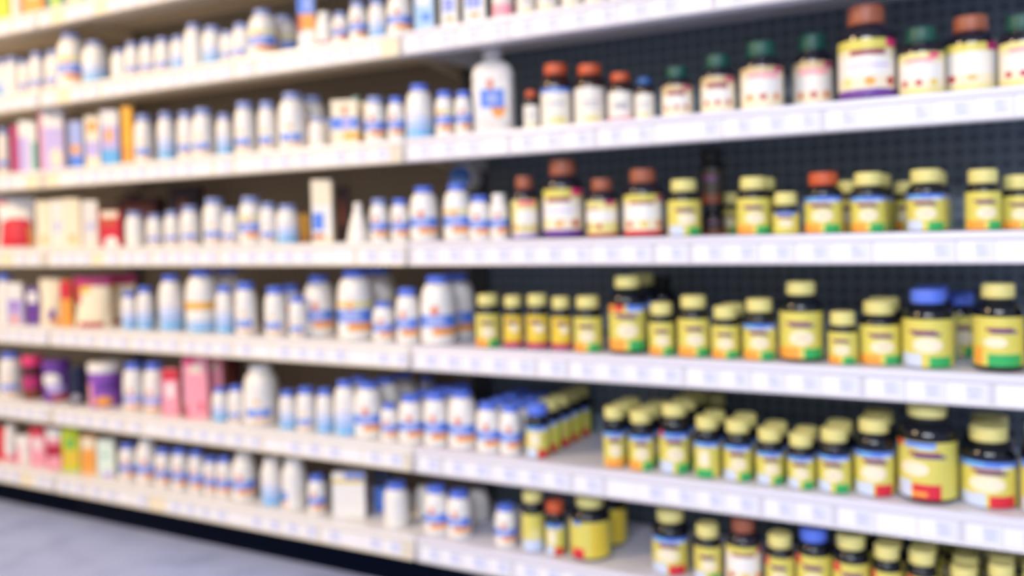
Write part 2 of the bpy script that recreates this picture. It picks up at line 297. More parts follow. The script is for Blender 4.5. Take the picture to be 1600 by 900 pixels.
def jug(root, R, H):
    bm = bmesh.new(); W = R
    pr = [(0, 0), (.90, 0), (.96, .015), (.98, .05), (.985, .30), (1, .56), (.985, .585), (.95, .60), (.95, .615), (.99, .63), (1, .66), (.97, .715), (.90, .765), (.77, .81), (.58, .84), (.44, .85), (.41, .86)]
    lathe(bm, [(W * a, H * b) for a, b in pr] + [(0, H * .86)], 48, sx=.92, sy=.70, power=3.4)
    link('body', finish(bm, 'body', [M('whiteplastic')], 50), root)
    bm = bmesh.new(); lathe(bm, [(W * .37, H * .84), (W * .37, H * .90)], 32); link('neck', finish(bm, 'neck', [M('whiteplastic')], 40), root)
    link('cap', cap_mesh(W * .40, H * .875, H, M('white')), root)
    sh = [('e', 'orange', .34, .28, .44, .20), ('r', 'blue', -.76, .70, .32, .74), ('r', 'slate', -.36, .28, .42, .64), ('r', 'emblem', -.05, .76, .29, .32), ('e', 'emblem', -.14, .86, .20, .12)]
    y = -W * .70 - .0006
    link('label', printed('label', 'white', sh, lambda a, b: (a * W * .70, y - .0002 + .0022 * abs(a) ** 3, H * (.14 + .50 * b)), [k / 6 for k in range(-6, 7)]), root)
def cone(root, R, H):
    bm = bmesh.new(); lathe(bm, [(0, 0), (R * .96, 0), (R, H * .03), (R * .98, H * .12), (R * .72, H * .45), (R * .45, H * .72), (R * .36, H * .80), (0, H * .80)], 32)
    link('body', finish(bm, 'body', [M('whiteplastic')], 50), root)
    bm = bmesh.new(); lathe(bm, [(0, H * .78), (R * .34, H * .78), (R * .36, H * .84), (R * .36, H * .93), (R * .26, H * .985), (0, H)], 28)
    link('dropper_tip', finish(bm, 'dropper_tip', [M('white')], 50), root)
    bm = bmesh.new(); lathe(bm, [(R * .80, H * .34), (R * .815, H * .345), (R * .75, H * .42), (R * .735, H * .42)], 32)
    link('collar', finish(bm, 'collar', [M('offwhite')], 50), root)
NAMES = {'W': ('supplement_bottle', 'bottle'), 'WL': ('supplement_bottle', 'bottle'), 'K': ('vitamin_bottle', 'bottle'), 'KL': ('vitamin_bottle', 'bottle'), 'O': ('amber_bottle', 'bottle'), 'G': ('gummy_jar', 'jar'), 'GG': ('gummy_jar', 'jar'),
 'BOX': ('product_box', 'box'), 'POUCH': ('stand_up_pouch', 'pouch'), 'JUG': ('plastic_jug', 'jug'), 'JAR': ('powder_tub', 'tub'), 'CONE': ('cone_bottle', 'bottle'), 'LYING': ('fallen_bottle', 'bottle')}

# ---------------------------------------------------------------- setting: floor
PITCHB = 1.2192; SEAM = -1.1174; DEPTH = 0.285
ZB = [z + EYE for z in (0.5768, 0.3623, 0.14, -0.0766, -0.2957, -0.513, -0.7027)]
LIPH = 0.050
def floor_material():
    a = bpy.data.materials.new('speckled_blue_grey_floor'); a.use_nodes = True; n = a.node_tree.nodes; t = a.node_tree.links; b = n['Principled BSDF']
    tc = n.new('ShaderNodeTexCoord'); n1 = n.new('ShaderNodeTexNoise'); n1.inputs['Scale'].default_value = 9; n1.inputs['Detail'].default_value = 6
    n2 = n.new('ShaderNodeTexNoise'); n2.inputs['Scale'].default_value = 160; n2.inputs['Detail'].default_value = 2
    mx = n.new('ShaderNodeMath'); mx.operation = 'ADD'; cr = n.new('ShaderNodeValToRGB')
    t.new(tc.outputs['Object'], n1.inputs['Vector']); t.new(tc.outputs['Object'], n2.inputs['Vector'])
    t.new(n1.outputs['Fac'], mx.inputs[0]); t.new(n2.outputs['Fac'], mx.inputs[1]); t.new(mx.outputs[0], cr.inputs['Fac'])
    cr.color_ramp.elements[0].position = .62; cr.color_ramp.elements[0].color = lin('808dbe'); cr.color_ramp.elements[1].position = 1.3 - .3; cr.color_ramp.elements[1].color = lin('a9b5e2')
    mr = n.new('ShaderNodeMath'); mr.operation = 'MULTIPLY'; mr.inputs[1].default_value = 1.0
    t.new(cr.outputs['Color'], b.inputs['Base Color']); b.inputs['Roughness'].default_value = .55
    bp = n.new('ShaderNodeBump'); bp.inputs['Strength'].default_value = .1; bp.inputs['Distance'].default_value = .002; t.new(n2.outputs['Fac'], bp.inputs['Height']); t.new(bp.outputs['Normal'], b.inputs['Normal'])
    return a
bm = bmesh.new(); box(bm, -6, 4, .60, .72, 0, 3.0)
tagged(link('wall_back', finish(bm, 'wall_back', [mat('store_wall_paint', 'cfd0d6', .7)])), 'plain store wall behind the shelving', 'wall', kind='structure')
bm = bmesh.new(); box(bm, -6, 4, -5, .60, -.08, 0)
tagged(link('floor', finish(bm, 'floor', [floor_material()])), 'blue-grey speckled store floor in front of the shelves', 'floor', kind='structure')

# ---------------------------------------------------------------- shelving
def pegboard(title, face, hollow):
    a = bpy.data.materials.new(title); a.use_nodes = True; n = a.node_tree.nodes; t = a.node_tree.links; b = n['Principled BSDF']
    tc = n.new('ShaderNodeTexCoord'); sp = n.new('ShaderNodeSeparateXYZ'); t.new(tc.outputs['Object'], sp.inputs[0])
    def mth(op, x, y=None):
        q = n.new('ShaderNodeMath'); q.operation = op
        for i, v in enumerate((x, y)):
            if v is None: continue
            if isinstance(v, (int, float)): q.inputs[i].default_value = v
            else: t.new(v, q.inputs[i])
        return q.outputs[0]
    def cell(o): return mth('ABSOLUTE', mth('SUBTRACT', mth('FRACT', mth('MULTIPLY', o, 1 / .0254)), .5))
    c1, c2 = cell(sp.outputs['X']), cell(sp.outputs['Z']); d = mth('ADD', mth('POWER', c1, 4), mth('POWER', c2, 4))
    hole = mth('LESS_THAN', d, .0150)
    mx = n.new('ShaderNodeMix'); mx.data_type = 'RGBA'; t.new(hole, mx.inputs['Factor']); mx.inputs['A'].default_value = lin(face); mx.inputs['B'].default_value = lin(hollow)
    t.new(mx.outputs['Result'], b.inputs['Base Color']); b.inputs['Roughness'].default_value = .5
    return a
steels = (mat('warm_lit_shelf_enamel', 'dfdde2', .35), mat('white_shelf_enamel', 'd3d2e4', .35)); unders = (mat('warm_lit_underside_enamel', 'e6d6b8', .5), mat('grey_underside_enamel', 'e8e6e6', .5)); rails = (mat('warm_lit_rail_plastic', 'd8d0c2', .25), mat('clear_rail_plastic', 'cbcad6', .25))  # left bays' shelf, underside and rail colours carry the warm light as tint
tag_w = mat('price_tag_paper', 'e9e8ef', .5); tag_p = mat('price_tag_print', 'd5d8ee', .5); tag_i = mat('price_tag_ink', 'b7bde2', .5); tag_c = mat('price_tag_cream', 'e8dcc0', .5); dark_m = mat('dark_frame_paint', '2b3038', .45); kick_m = mat('navy_kick_plate_paint', '030a1c', .6, 0, .05)
pegs = (pegboard('warm_lit_perforated_panel', '8b7e6b', '776c5d'), pegboard('slate_perforated_panel', '6c7a86', '505d6a'))  # left bays: same board, browned in its colour to imitate warm lamp light
BAYS = [('far left bay', SEAM - 2 * PITCHB), ('left bay', SEAM - PITCHB), ('right bay', SEAM)]
SHN = ['seventh shelf up', 'sixth shelf up', 'fifth shelf up', 'fourth shelf up', 'third shelf up', 'second shelf up', 'bottom shelf']
for bi, (bn, bx) in enumerate(BAYS):
    fr = empty('shelving_bay', (bx, DEPTH, 0)); W = PITCHB
    tagged(fr, 'dark perforated back and uprights of the ' + bn + ' of shelving', 'shelving frame', 'dark gondola frames carrying the shelves')
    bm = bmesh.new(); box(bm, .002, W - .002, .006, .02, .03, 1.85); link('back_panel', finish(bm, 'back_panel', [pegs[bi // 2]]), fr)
    bm = bmesh.new()
    box(bm, .0, .022, -.006, .0058, .02, 1.85, 0, .001); link('upright', finish(bm, 'upright', [dark_m]), fr)
    bm = bmesh.new()
    box(bm, W - .022, W - .001, -.006, .0058, .02, 1.85, 0, .001); link('upright', finish(bm, 'upright', [dark_m]), fr)
    bm = bmesh.new(); box(bm, .001, W - .001, .06 - DEPTH, .075 - DEPTH, .0, ZB[6] - .0015 + .01, 0, .001); link('kick_plate', finish(bm, 'kick_plate', [kick_m], 30), fr)
    for si, zb in enumerate(ZB):
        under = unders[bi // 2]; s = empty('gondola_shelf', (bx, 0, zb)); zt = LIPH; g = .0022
        tagged(s, f'white steel shelf with price rail, {SHN[si]}, {bn}', 'shelf', 'white gondola shelves in three bays')
        bm = bmesh.new(); x0, x1 = g, W - g
        yb = DEPTH - .008
        box(bm, x0, x1, .0035, yb, zt - .004, zt, 0)                 # deck sheet
        box(bm, x0, x1, .000, .0035, .0, zt, 0, .0012)               # folded front edge
        box(bm, x0, x1, .0035, .022, .0, .003, 1)                     # return fold
        for xx in (x0, x1 - .002): box(bm, xx, xx + .002, .0035, yb, .012, zt - .004, 1)
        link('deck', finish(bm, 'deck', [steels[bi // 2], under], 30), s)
        bm = bmesh.new()
        box(bm, x0 + .004, x1 - .004, .0225, yb - .001, zt - .012, zt - .0042, 0)
        box(bm, x0 + .004, x1 - .004, .115, .150, zt - .026, zt - .012, 0, .002)
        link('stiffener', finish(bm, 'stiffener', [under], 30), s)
        for xx in (x0 + .03, x1 - .034):
            bm = bmesh.new(); v = [bm.verts.new(p) for p in ((xx, .03, zt - .0125), (xx, yb + .002, zt - .0125), (xx, yb + .002, zt - .06), (xx, yb - .03, zt - .055), (xx, .03, zt - .024))]
            f = bm.faces.new(v); r = bmesh.ops.extrude_face_region(bm, geom=[f]); bmesh.ops.translate(bm, verts=[q for q in r['geom'] if isinstance(q, bmesh.types.BMVert)], vec=(.003, 0, 0))
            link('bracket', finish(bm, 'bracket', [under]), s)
        # price rail: channel with curled top and bottom edges, leaning slightly
        bm = bmesh.new()
        pts = [(-.0005, .0395), (-.0035, .0400), (-.0042, .0385), (-.0036, .0372), (-.0022, .0365), (-.0032, .004), (-.0058, .0035), (-.0064, .002), (-.0058, .0004), (-.0005, .0000)]
        A = [bm.verts.new((x0 + .003, y, z)) for y, z in pts]; B = [bm.verts.new((x1 - .003, y, z)) for y, z in pts]
        for i in range(len(pts) - 1): bm.faces.new((A[i], A[i + 1], B[i + 1], B[i]))
        bm.faces.new(A); bm.faces.new(B[::-1])
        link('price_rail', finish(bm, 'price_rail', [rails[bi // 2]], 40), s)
        rr = random.Random(si * 7 + bi); x = x0 + .008 + rr.random() * .01
        while x < x1 - .034:
            tw = min(rr.choice((.050, .056, .056, .060)), x1 - .005 - x); h0, h1 = .0052, .0352
            yq = lambda h: -.0022 - (.0365 - h) / .0325 * .001 - .0004
            bm = bmesh.new()
            def q(a0, a1, b0, b1, mi, e):
                vv = [bm.verts.new((x + a0 * tw, yq(h0 + (h1 - h0) * b) - e, h0 + (h1 - h0) * b)) for a0, b in ((a0, b0), (a1, b0), (a1, b1), (a0, b1))]
                f = bm.faces.new(vv); f.material_index = mi
            plain = rr.random() < .1; cm = 4 - 1 if (rr.random() < .06 and bi < 2) else 0
            q(0, 1, 0, 1, cm, 0)
            if not plain and cm == 0:
                q(.45, .97, .08, .92, 1, .0001)
                q(.50, .50 + .3 * rr.uniform(.7, 1.2), .62, .76, 2, .0002); q(.55, .80, .30, .46, 2, .0002); q(.10, .34, .16, .22, 1, .0001)
            me = bpy.data.meshes.new('price_tag'); bm.normal_update(); bm.to_mesh(me); bm.free()
            for mm in (tag_w, tag_p, tag_i, tag_c): me.materials.append(mm)
            link('price_tag', me, s)
            x += tw + rr.choice((.001, .002, .002, .004, .012))

# ---------------------------------------------------------------- goods on the shelves (kind|design|x|y|z|radius or half width|height|turn|cap|label|group)
DATA = """
BOX|lime|-2.5449|0.0368|1.4158|0.0177|0.2030|36.4||lime box, lime green box, on the seventh shelf up|
W|wp|-2.4758|0.0328|1.4158|0.0141|0.1633|36.5|softblue|plain white bottle, just right of the lime box, seventh shelf up|each plain white bottle on the seventh shelf up
BOX|orange|-2.4164|0.0464|1.4158|0.0268|0.1747|33.1||orange box standing on the seventh shelf up among the bottles|
BOX|teal|-2.3037|0.0382|1.4158|0.0200|0.1625|34.6||teal green box, just right of the orange box, seventh shelf up|
BOX|cream|-2.2173|0.0358|1.4158|0.0181|0.1558|32.4||cream carton, second right of the orange box, seventh shelf up|
W|wp|-2.1488|0.0404|1.4158|0.0200|0.1453|43.3|softblue|plain white bottle, just left of the bay joint, seventh shelf up|each plain white bottle on the seventh shelf up
W|wl|-2.5737|0.0416|1.2013|0.0181|0.1132|36.6|softblue|white bottle with pale blue label, fifth left of the large yellow-shouldered bottle, sixth shelf up|each white bottle with pale blue label on the sixth shelf up
W|wp|-2.5253|0.0462|1.2013|0.0234|0.1140|47.5|softblue|plain white bottle, fourth left of the large yellow-shouldered bottle, sixth shelf up|each plain white bottle on the sixth shelf up
W|wbs|-2.4621|0.0403|1.2013|0.0177|0.0987|36.0|softblue|white bottle with blue band, third left of the large yellow-shouldered bottle, sixth shelf up|each white bottle with blue band on the sixth shelf up
W|wbs|-2.4052|0.0421|1.2013|0.0228|0.1123|35.1|softblue|white bottle with blue band, second left of the large yellow-shouldered bottle, sixth shelf up|each white bottle with blue band on the sixth shelf up
W|wbs|-2.3355|0.0437|1.2013|0.0225|0.1097|40.0|softblue|white bottle with blue band, just left of the large yellow-shouldered bottle, sixth shelf up|each white bottle with blue band on the sixth shelf up
WL|wby|-2.2753|0.0575|1.2013|0.0378|0.1522|36.9|softblue|large yellow-shouldered bottle, white bottle with yellow shoulder band, on the sixth shelf up|each white bottle with yellow shoulder band on the sixth shelf up
WL|wl|-2.1686|0.0527|1.2013|0.0336|0.1156|39.2|softblue|white bottle with pale blue label, just right of the large yellow-shouldered bottle, sixth shelf up|each white bottle with pale blue label on the sixth shelf up
W|wp|-2.0534|0.0399|1.2013|0.0213|0.0794|44.1|softblue|plain white bottle, second right of the large yellow-shouldered bottle, sixth shelf up|each plain white bottle on the sixth shelf up
W|wbs|-2.0011|0.0387|1.2013|0.0194|0.0913|40.5|softblue|white bottle with blue band, third right of the large yellow-shouldered bottle, sixth shelf up|each white bottle with blue band on the sixth shelf up
W|wbs|-1.9481|0.0436|1.2013|0.0200|0.0905|28.6|softblue|white bottle with blue band, fourth right of the large yellow-shouldered bottle, sixth shelf up|each white bottle with blue band on the sixth shelf up
W|wbs|-1.8912|0.0443|1.2013|0.0214|0.0901|32.9|softblue|white bottle with blue band, fifth right of the large yellow-shouldered bottle, sixth shelf up|each white bottle with blue band on the sixth shelf up
W|wl|-1.8324|0.0424|1.2013|0.0195|0.0873|36.0|softblue|white bottle with pale blue label, fifth left of the big yellow-banded bottle, sixth shelf up|each white bottle with pale blue label on the sixth shelf up
WL|wp|-1.7826|0.0476|1.2013|0.0248|0.1120|34.4|softblue|plain white bottle, fourth left of the big yellow-banded bottle, sixth shelf up|each plain white bottle on the sixth shelf up
W|wl|-1.7135|0.0435|1.2013|0.0244|0.0960|37.4|softblue|white bottle with pale blue label, third left of the big yellow-banded bottle, sixth shelf up|each white bottle with pale blue label on the sixth shelf up
W|wbs|-1.6562|0.0364|1.2013|0.0165|0.0765|33.0|softblue|white bottle with blue band, second left of the big yellow-banded bottle, sixth shelf up|each white bottle with blue band on the sixth shelf up
W|wbs|-1.6171|0.0441|1.2013|0.0224|0.0897|25.9|softblue|white bottle with blue band, just left of the big yellow-banded bottle, sixth shelf up|each white bottle with blue band on the sixth shelf up
WL|wby|-1.5579|0.0564|1.2013|0.0340|0.1158|27.7|softblue|big yellow-banded bottle, white bottle with yellow shoulder band, on the sixth shelf up|each white bottle with yellow shoulder band on the sixth shelf up
BOX|obb|-1.4069|0.0400|1.2013|0.0193|0.1337|26.3||tall orange and blue box standing on the sixth shelf up among the bottles|
W|wpk|-1.3569|0.0422|1.2013|0.0189|0.0809|26.8|white|white-capped bottle, just right of the tall orange and blue box, sixth shelf up|
W|wb|-1.3066|0.0351|1.2013|0.0166|0.0726|32.7|softblue|white bottle, second right of the tall orange and blue box, sixth shelf up|each white bottle with blue band on the sixth shelf up
W|wb|-1.2609|0.0415|1.2013|0.0199|0.0914|35.4|softblue|white bottle with blue band, second left of the wide blue-banded bottle, sixth shelf up|each white bottle with blue band on the sixth shelf up
W|wl|-1.2076|0.0410|1.2013|0.0189|0.0877|28.8|softblue|white bottle with pale blue label, just left of the wide blue-banded bottle, sixth shelf up|each white bottle with pale blue label on the sixth shelf up
WL|wb|-1.1523|0.0478|1.2013|0.0268|0.1003|28.6|blue|wide blue-banded bottle, white bottle with blue band, on the sixth shelf up|each white bottle with blue band on the sixth shelf up
BOX|sky|-1.0788|0.0357|1.2013|0.0204|0.1081|21.0||pale blue box standing on the sixth shelf up among the bottles|
BOX|wtx|-1.0162|0.0351|1.2013|0.0177|0.0904|18.9||white box with blue letters, just right of the pale blue box, sixth shelf up|each white box with blue letters on the sixth shelf up
BOX|wtx|-0.9562|0.0361|1.2013|0.0222|0.0892|20.3||white box with blue letters standing on the sixth shelf up among the bottles|each white box with blue letters on the sixth shelf up
O|pink|-0.8952|0.0449|1.2013|0.0212|0.0868|20.6|brown|wide pink box, just right of the white box with blue letters, sixth shelf up|
O|ow|-0.8408|0.0416|1.2013|0.0184|0.0851|26.6|brown|amber bottle, second right of the white box with blue letters, sixth shelf up|each amber bottle with white label on the sixth shelf up
O|ow|-0.7928|0.0419|1.2013|0.0206|0.0776|16.0|brown|amber bottle, third right of the white box with blue letters, sixth shelf up|each amber bottle with white label on the sixth shelf up
O|ow|-0.7402|0.0389|1.2013|0.0191|0.0808|23.9|brown|amber bottle, fourth right of the white box with blue letters, sixth shelf up|each amber bottle with white label on the sixth shelf up
O|ow|-0.6927|0.0435|1.2013|0.0201|0.0742|21.5|brown|amber bottle, fifth right of the white box with blue letters, sixth shelf up|each amber bottle with white label on the sixth shelf up
O|ow|-0.6399|0.0424|1.2013|0.0209|0.0773|17.6|brown|amber bottle, sixth right of the white box with blue letters, sixth shelf up|each amber bottle with white label on the sixth shelf up
WL|wby|-1.5579|0.1264|1.2013|0.0340|0.1158|30.0|softblue|blue-capped white bottle directly behind the big yellow-banded bottle, sixth shelf up|each blue-capped white bottle in the rows behind, sixth shelf up
WL|wby|-1.5579|0.1964|1.2013|0.0340|0.1158|24.3|softblue|blue-capped white bottle second behind the big yellow-banded bottle, sixth shelf up|each blue-capped white bottle in the rows behind, sixth shelf up
W|wbs|-2.5754|0.0396|0.9790|0.0163|0.1365|46.3|softblue|white bottle with blue band, third left of the tall lilac box, fifth shelf up|each white bottle with blue band on the fifth shelf up
BOX|magenta|-2.5115|0.0325|0.9790|0.0096|0.1365|34.1||slim magenta box, second left of the tall lilac box, fifth shelf up|
BOX|lilac|-2.4635|0.0444|0.9790|0.0239|0.1466|34.9||white and lilac box, just left of the tall lilac box, fifth shelf up|
BOX|lilact|-2.3602|0.0524|0.9790|0.0329|0.1749|32.0||tall lilac box standing on the fifth shelf up among the bottles|
BOX|slate|-2.2413|0.0392|0.9790|0.0183|0.1284|31.1||slate blue box, just right of the tall lilac box, fifth shelf up|
BOX|cob|-2.1708|0.0393|0.9790|0.0196|0.1366|30.9||cream box, just left of the blue box with orange spot, fifth shelf up|
BOX|wob|-2.1006|0.0402|0.9790|0.0223|0.1461|33.0||blue box with orange spot, white box with orange spot, on the fifth shelf up|
BOX|amber|-2.0162|0.0264|0.9790|0.0131|0.1458|29.9||slim amber box standing on the fifth shelf up among the bottles|
W|wbs|-1.9784|0.0471|0.9790|0.0243|0.1248|43.2|softblue|white bottle with blue band, just right of the slim amber box, fifth shelf up|each white bottle with blue band on the fifth shelf up
W|wl|-1.8855|0.0404|0.9790|0.0222|0.1229|33.9|softblue|white bottle with pale blue label, second right of the slim amber box, fifth shelf up|each white bottle with pale blue label on the fifth shelf up
W|wbs|-1.8132|0.0385|0.9790|0.0202|0.1182|36.3|softblue|white bottle with blue band, third right of the slim amber box, fifth shelf up|each white bottle with blue band on the fifth shelf up
W|wbs|-1.7601|0.0480|0.9790|0.0263|0.1226|32.0|softblue|white bottle with blue band, fourth right of the slim amber box, fifth shelf up|each white bottle with blue band on the fifth shelf up
W|wl|-1.6787|0.0378|0.9790|0.0181|0.1021|35.5|softblue|white bottle with pale blue label, third left of the tall blue-banded bottle, fifth shelf up|each white bottle with pale blue label on the fifth shelf up
W|wbs|-1.6166|0.0466|0.9790|0.0254|0.1253|26.2|softblue|white bottle with blue band, second left of the tall blue-banded bottle, fifth shelf up|each white bottle with blue band on the fifth shelf up
W|wbs|-1.5409|0.0414|0.9790|0.0205|0.1195|30.2|softblue|white bottle with blue band, just left of the tall blue-banded bottle, fifth shelf up|each white bottle with blue band on the fifth shelf up
WL|wbs|-1.4716|0.0534|0.9790|0.0334|0.1338|37.6|softblue|tall blue-banded bottle, white bottle with blue band, on the fifth shelf up|each white bottle with blue band on the fifth shelf up
W|wp|-1.3885|0.0438|0.9790|0.0199|0.0696|24.4|softblue|plain white bottle, just right of the tall blue-banded bottle, fifth shelf up|
BOX|wbbox|-1.3070|0.0453|0.9790|0.0304|0.1002|24.2||white box with blue band standing on the fifth shelf up among the bottles|
W|wb|-1.2232|0.0436|0.9790|0.0232|0.1008|24.2|softblue|white bottle, just right of the white box with blue band, fifth shelf up|each white bottle with blue band on the fifth shelf up
W|wb|-1.1627|0.0366|0.9790|0.0174|0.0944|22.9|blue|white bottle with blue band, just left of the big pale blue bottle, fifth shelf up|each white bottle with blue band on the fifth shelf up
WL|wl|-1.1103|0.0510|0.9790|0.0292|0.1170|17.4|blue|big pale blue bottle, white bottle with pale blue label, on the fifth shelf up|each white bottle with pale blue label on the fifth shelf up
W|wby2|-1.0386|0.0385|0.9790|0.0188|0.0951|16.2|blue|white bottle, just right of the big pale blue bottle, fifth shelf up|
W|wb|-0.9918|0.0368|0.9790|0.0167|0.0904|30.2|blue|white bottle with blue band, just left of the big white jug, fifth shelf up|each white bottle with blue band on the fifth shelf up
JUG|jug|-0.9453|0.0828|0.9790|0.0479|0.1783|27.0||big white jug standing on the fifth shelf up among the bottles|
O|ow|-0.8321|0.0340|0.9790|0.0141|0.0760|24.8|orange|orange-capped amber bottle with white label, just right of the big white jug, fifth shelf up|each orange-capped amber bottle with white label on the fifth shelf up
O|owb|-0.7850|0.0512|0.9790|0.0299|0.1248|23.7|orange|orange-capped amber bottle, second right of the big white jug, fifth shelf up|
O|ow|-0.7132|0.0534|0.9790|0.0299|0.1160|24.5|orange|orange-capped amber bottle with white label, third right of the big white jug, fifth shelf up|each orange-capped amber bottle with white label on the fifth shelf up
O|owp|-0.6453|0.0420|0.9790|0.0234|0.0913|10.4|orange|orange-capped amber bottle with pinkish label, fourth right of the big white jug, fifth shelf up|
O|ow|-0.5959|0.0356|0.9790|0.0172|0.0770|16.2|navy|navy-capped amber bottle with white label, fifth right of the big white jug, fifth shelf up|
GG|gg|-0.5371|0.0478|0.9790|0.0284|0.0912|13.3|green|green-capped jar with fruit label, fourth left of the tall purple-based jar, fifth shelf up|each green-capped jar with fruit label on the fifth shelf up
GG|gg|-0.4627|0.0538|0.9790|0.0312|0.1056|12.8|green|green-capped jar with fruit label, third left of the tall purple-based jar, fifth shelf up|each green-capped jar with fruit label on the fifth shelf up
GG|gg2|-0.3863|0.0588|0.9790|0.0371|0.1199|16.7|green|green-capped jar with red fruit row, second left of the tall purple-based jar, fifth shelf up|each green-capped jar with red fruit row on the fifth shelf up
GG|gg2|-0.3088|0.1090|0.9790|0.0350|0.1322|11.8|green|green-capped jar with red fruit row, just left of the tall purple-based jar, fifth shelf up|each green-capped jar with red fruit row on the fifth shelf up
G|gpl|-0.2134|0.0640|0.9790|0.0445|0.1591|12.9|brown|tall purple-based jar, brown-capped jar with purple base, on the fifth shelf up|
GG|gg3|-0.1291|0.0551|0.9790|0.0351|0.1106|-2.8|green|green-capped jar with yellow fruit label, just right of the tall purple-based jar, fifth shelf up|each green-capped jar with yellow fruit label on the fifth shelf up
G|gcg|-0.0590|0.0819|0.9790|0.0388|0.1246|3.9|brown|brown-capped jar with green stripe standing on the fifth shelf up among the bottles|
GG|gg3|0.0122|0.0532|0.9790|0.0324|0.1115|2.5|green|green-capped jar, just right of the brown-capped jar with green stripe, fifth shelf up|each green-capped jar with yellow fruit label on the fifth shelf up
WL|wb|-1.4716|0.1222|0.9790|0.0334|0.1338|33.7|softblue|blue-capped white bottle directly behind the tall blue-banded bottle, fifth shelf up|each blue-capped white bottle in the rows behind, fifth shelf up
W|wp|-1.3885|0.0856|0.9790|0.0199|0.0696|30.9|softblue|bottle directly behind the one just right of the tall blue-banded bottle, fifth shelf up|each blue-capped white bottle in the rows behind, fifth shelf up
BOX|wbbox|-1.3070|0.0987|0.9790|0.0304|0.1002|24.4||white box with blue band directly behind the white box with blue band, fifth shelf up|
BOX|teal|-1.3364|0.1159|0.9790|0.0092|0.1193|22.5||teal green box deep in shadow behind the white box with blue band, fifth shelf up|
POUCH|redp|-2.5695|0.0640|0.7624|0.0539|0.1518|36.4||red pouch, red and white pouch, on the fourth shelf up|
BOX|cream|-2.4030|0.0418|0.7624|0.0189|0.1323|33.5||cream carton, just right of the red pouch, fourth shelf up|each cream carton on the fourth shelf up
BOX|cream2|-2.3401|0.0403|0.7624|0.0172|0.1335|33.9||cream carton with lilac mark, second right of the red pouch, fourth shelf up|each cream carton with lilac mark on the fourth shelf up
BOX|cream|-2.2788|0.0447|0.7624|0.0232|0.1348|34.6||cream carton, second left of the red box with white base, fourth shelf up|each cream carton on the fourth shelf up
BOX|cream2|-2.1993|0.0427|0.7624|0.0198|0.1265|33.3||cream carton, just left of the red box with white base, fourth shelf up|each cream carton with lilac mark on the fourth shelf up
BOX|redb|-2.1167|0.0438|0.7624|0.0269|0.0960|31.1||red box with white base standing on the fourth shelf up among the bottles|
W|wp|-2.0226|0.0443|0.7624|0.0245|0.0914|33.0|softblue|plain white bottle, just right of the red box with white base, fourth shelf up|
W|wbs|-1.9466|0.0447|0.7624|0.0209|0.0824|33.7|softblue|white bottle, second right of the red box with white base, fourth shelf up|each white bottle with blue band on the fourth shelf up
W|wbs|-1.8789|0.0425|0.7624|0.0198|0.0885|37.8|softblue|white bottle, third right of the red box with white base, fourth shelf up|each white bottle with blue band on the fourth shelf up
W|wbs|-1.8149|0.0439|0.7624|0.0235|0.0994|43.0|softblue|white bottle with blue band, third left of the yellow-banded bottle, fourth shelf up|each white bottle with blue band on the fourth shelf up
W|wbs|-1.7366|0.0514|0.7624|0.0278|0.1158|40.5|softblue|white bottle with blue band, second left of the yellow-banded bottle, fourth shelf up|each white bottle with blue band on the fourth shelf up
W|wbs|-1.6700|0.0399|0.7624|0.0182|0.0881|31.8|softblue|white bottle with blue band, just left of the yellow-banded bottle, fourth shelf up|each white bottle with blue band on the fourth shelf up
W|wby|-1.6129|0.0514|0.7624|0.0285|0.1141|31.0|softblue|yellow-banded bottle, white bottle with yellow shoulder band, on the fourth shelf up|
W|wbs|-1.5454|0.0396|0.7624|0.0199|0.0976|36.9|softblue|white bottle with blue band, just right of the yellow-banded bottle, fourth shelf up|each white bottle with blue band on the fourth shelf up
W|wl|-1.4890|0.0439|0.7624|0.0247|0.0911|27.5|softblue|white bottle, just left of the tall white box with blue stripe, fourth shelf up|
BOX|wbtall|-1.3783|0.0408|0.7624|0.0232|0.1425|24.2||tall white box with blue stripe standing on the fourth shelf up among the bottles|
CONE|cone|-1.2812|0.0452|0.7624|0.0263|0.0896|20.1||white cone bottle standing on the fourth shelf up among the bottles|
W|wb|-1.2183|0.0400|0.7624|0.0198|0.0942|21.9|softblue|white bottle with blue band, just right of the white cone bottle, fourth shelf up|each white bottle with blue band on the fourth shelf up
W|wb|-1.1649|0.0426|0.7624|0.0188|0.0922|26.7|blue|white bottle with blue band, just left of the large blue-capped bottle, fourth shelf up|each white bottle with blue band on the fourth shelf up
WL|wb|-1.1057|0.0499|0.7624|0.0299|0.1160|28.0|blue|large blue-capped bottle, white bottle with blue band, on the fourth shelf up|each white bottle with blue band on the fourth shelf up
WL|wby2|-1.0190|0.0466|0.7624|0.0286|0.1174|25.3|blue|white bottle, just right of the large blue-capped bottle, fourth shelf up|
W|wb|-0.9606|0.0400|0.7624|0.0217|0.0909|20.3|blue|white bottle with blue band, second right of the large blue-capped bottle, fourth shelf up|each white bottle with blue band on the fourth shelf up
W|wb|-0.9131|0.0366|0.7624|0.0176|0.0929|28.8|white|white-capped white bottle with blue band, second left of the large purple-based jar, fourth shelf up|
G|gg_s|-0.8603|0.0489|0.7624|0.0262|0.1255|22.3|brown|brown-capped jar with cream label, just left of the large purple-based jar, fourth shelf up|
G|gpl|-0.7793|0.0594|0.7624|0.0392|0.1546|13.1|brown|large purple-based jar, brown-capped jar with purple base, on the fourth shelf up|
G|gred|-0.6919|0.0495|0.7624|0.0298|0.1122|9.9|brown|brown-capped jar with crimson base, just right of the large purple-based jar, fourth shelf up|
G|gred2|-0.6105|0.0548|0.7624|0.0362|0.1264|22.6|brown|red-based jar, brown-capped jar with red base, on the fourth shelf up|
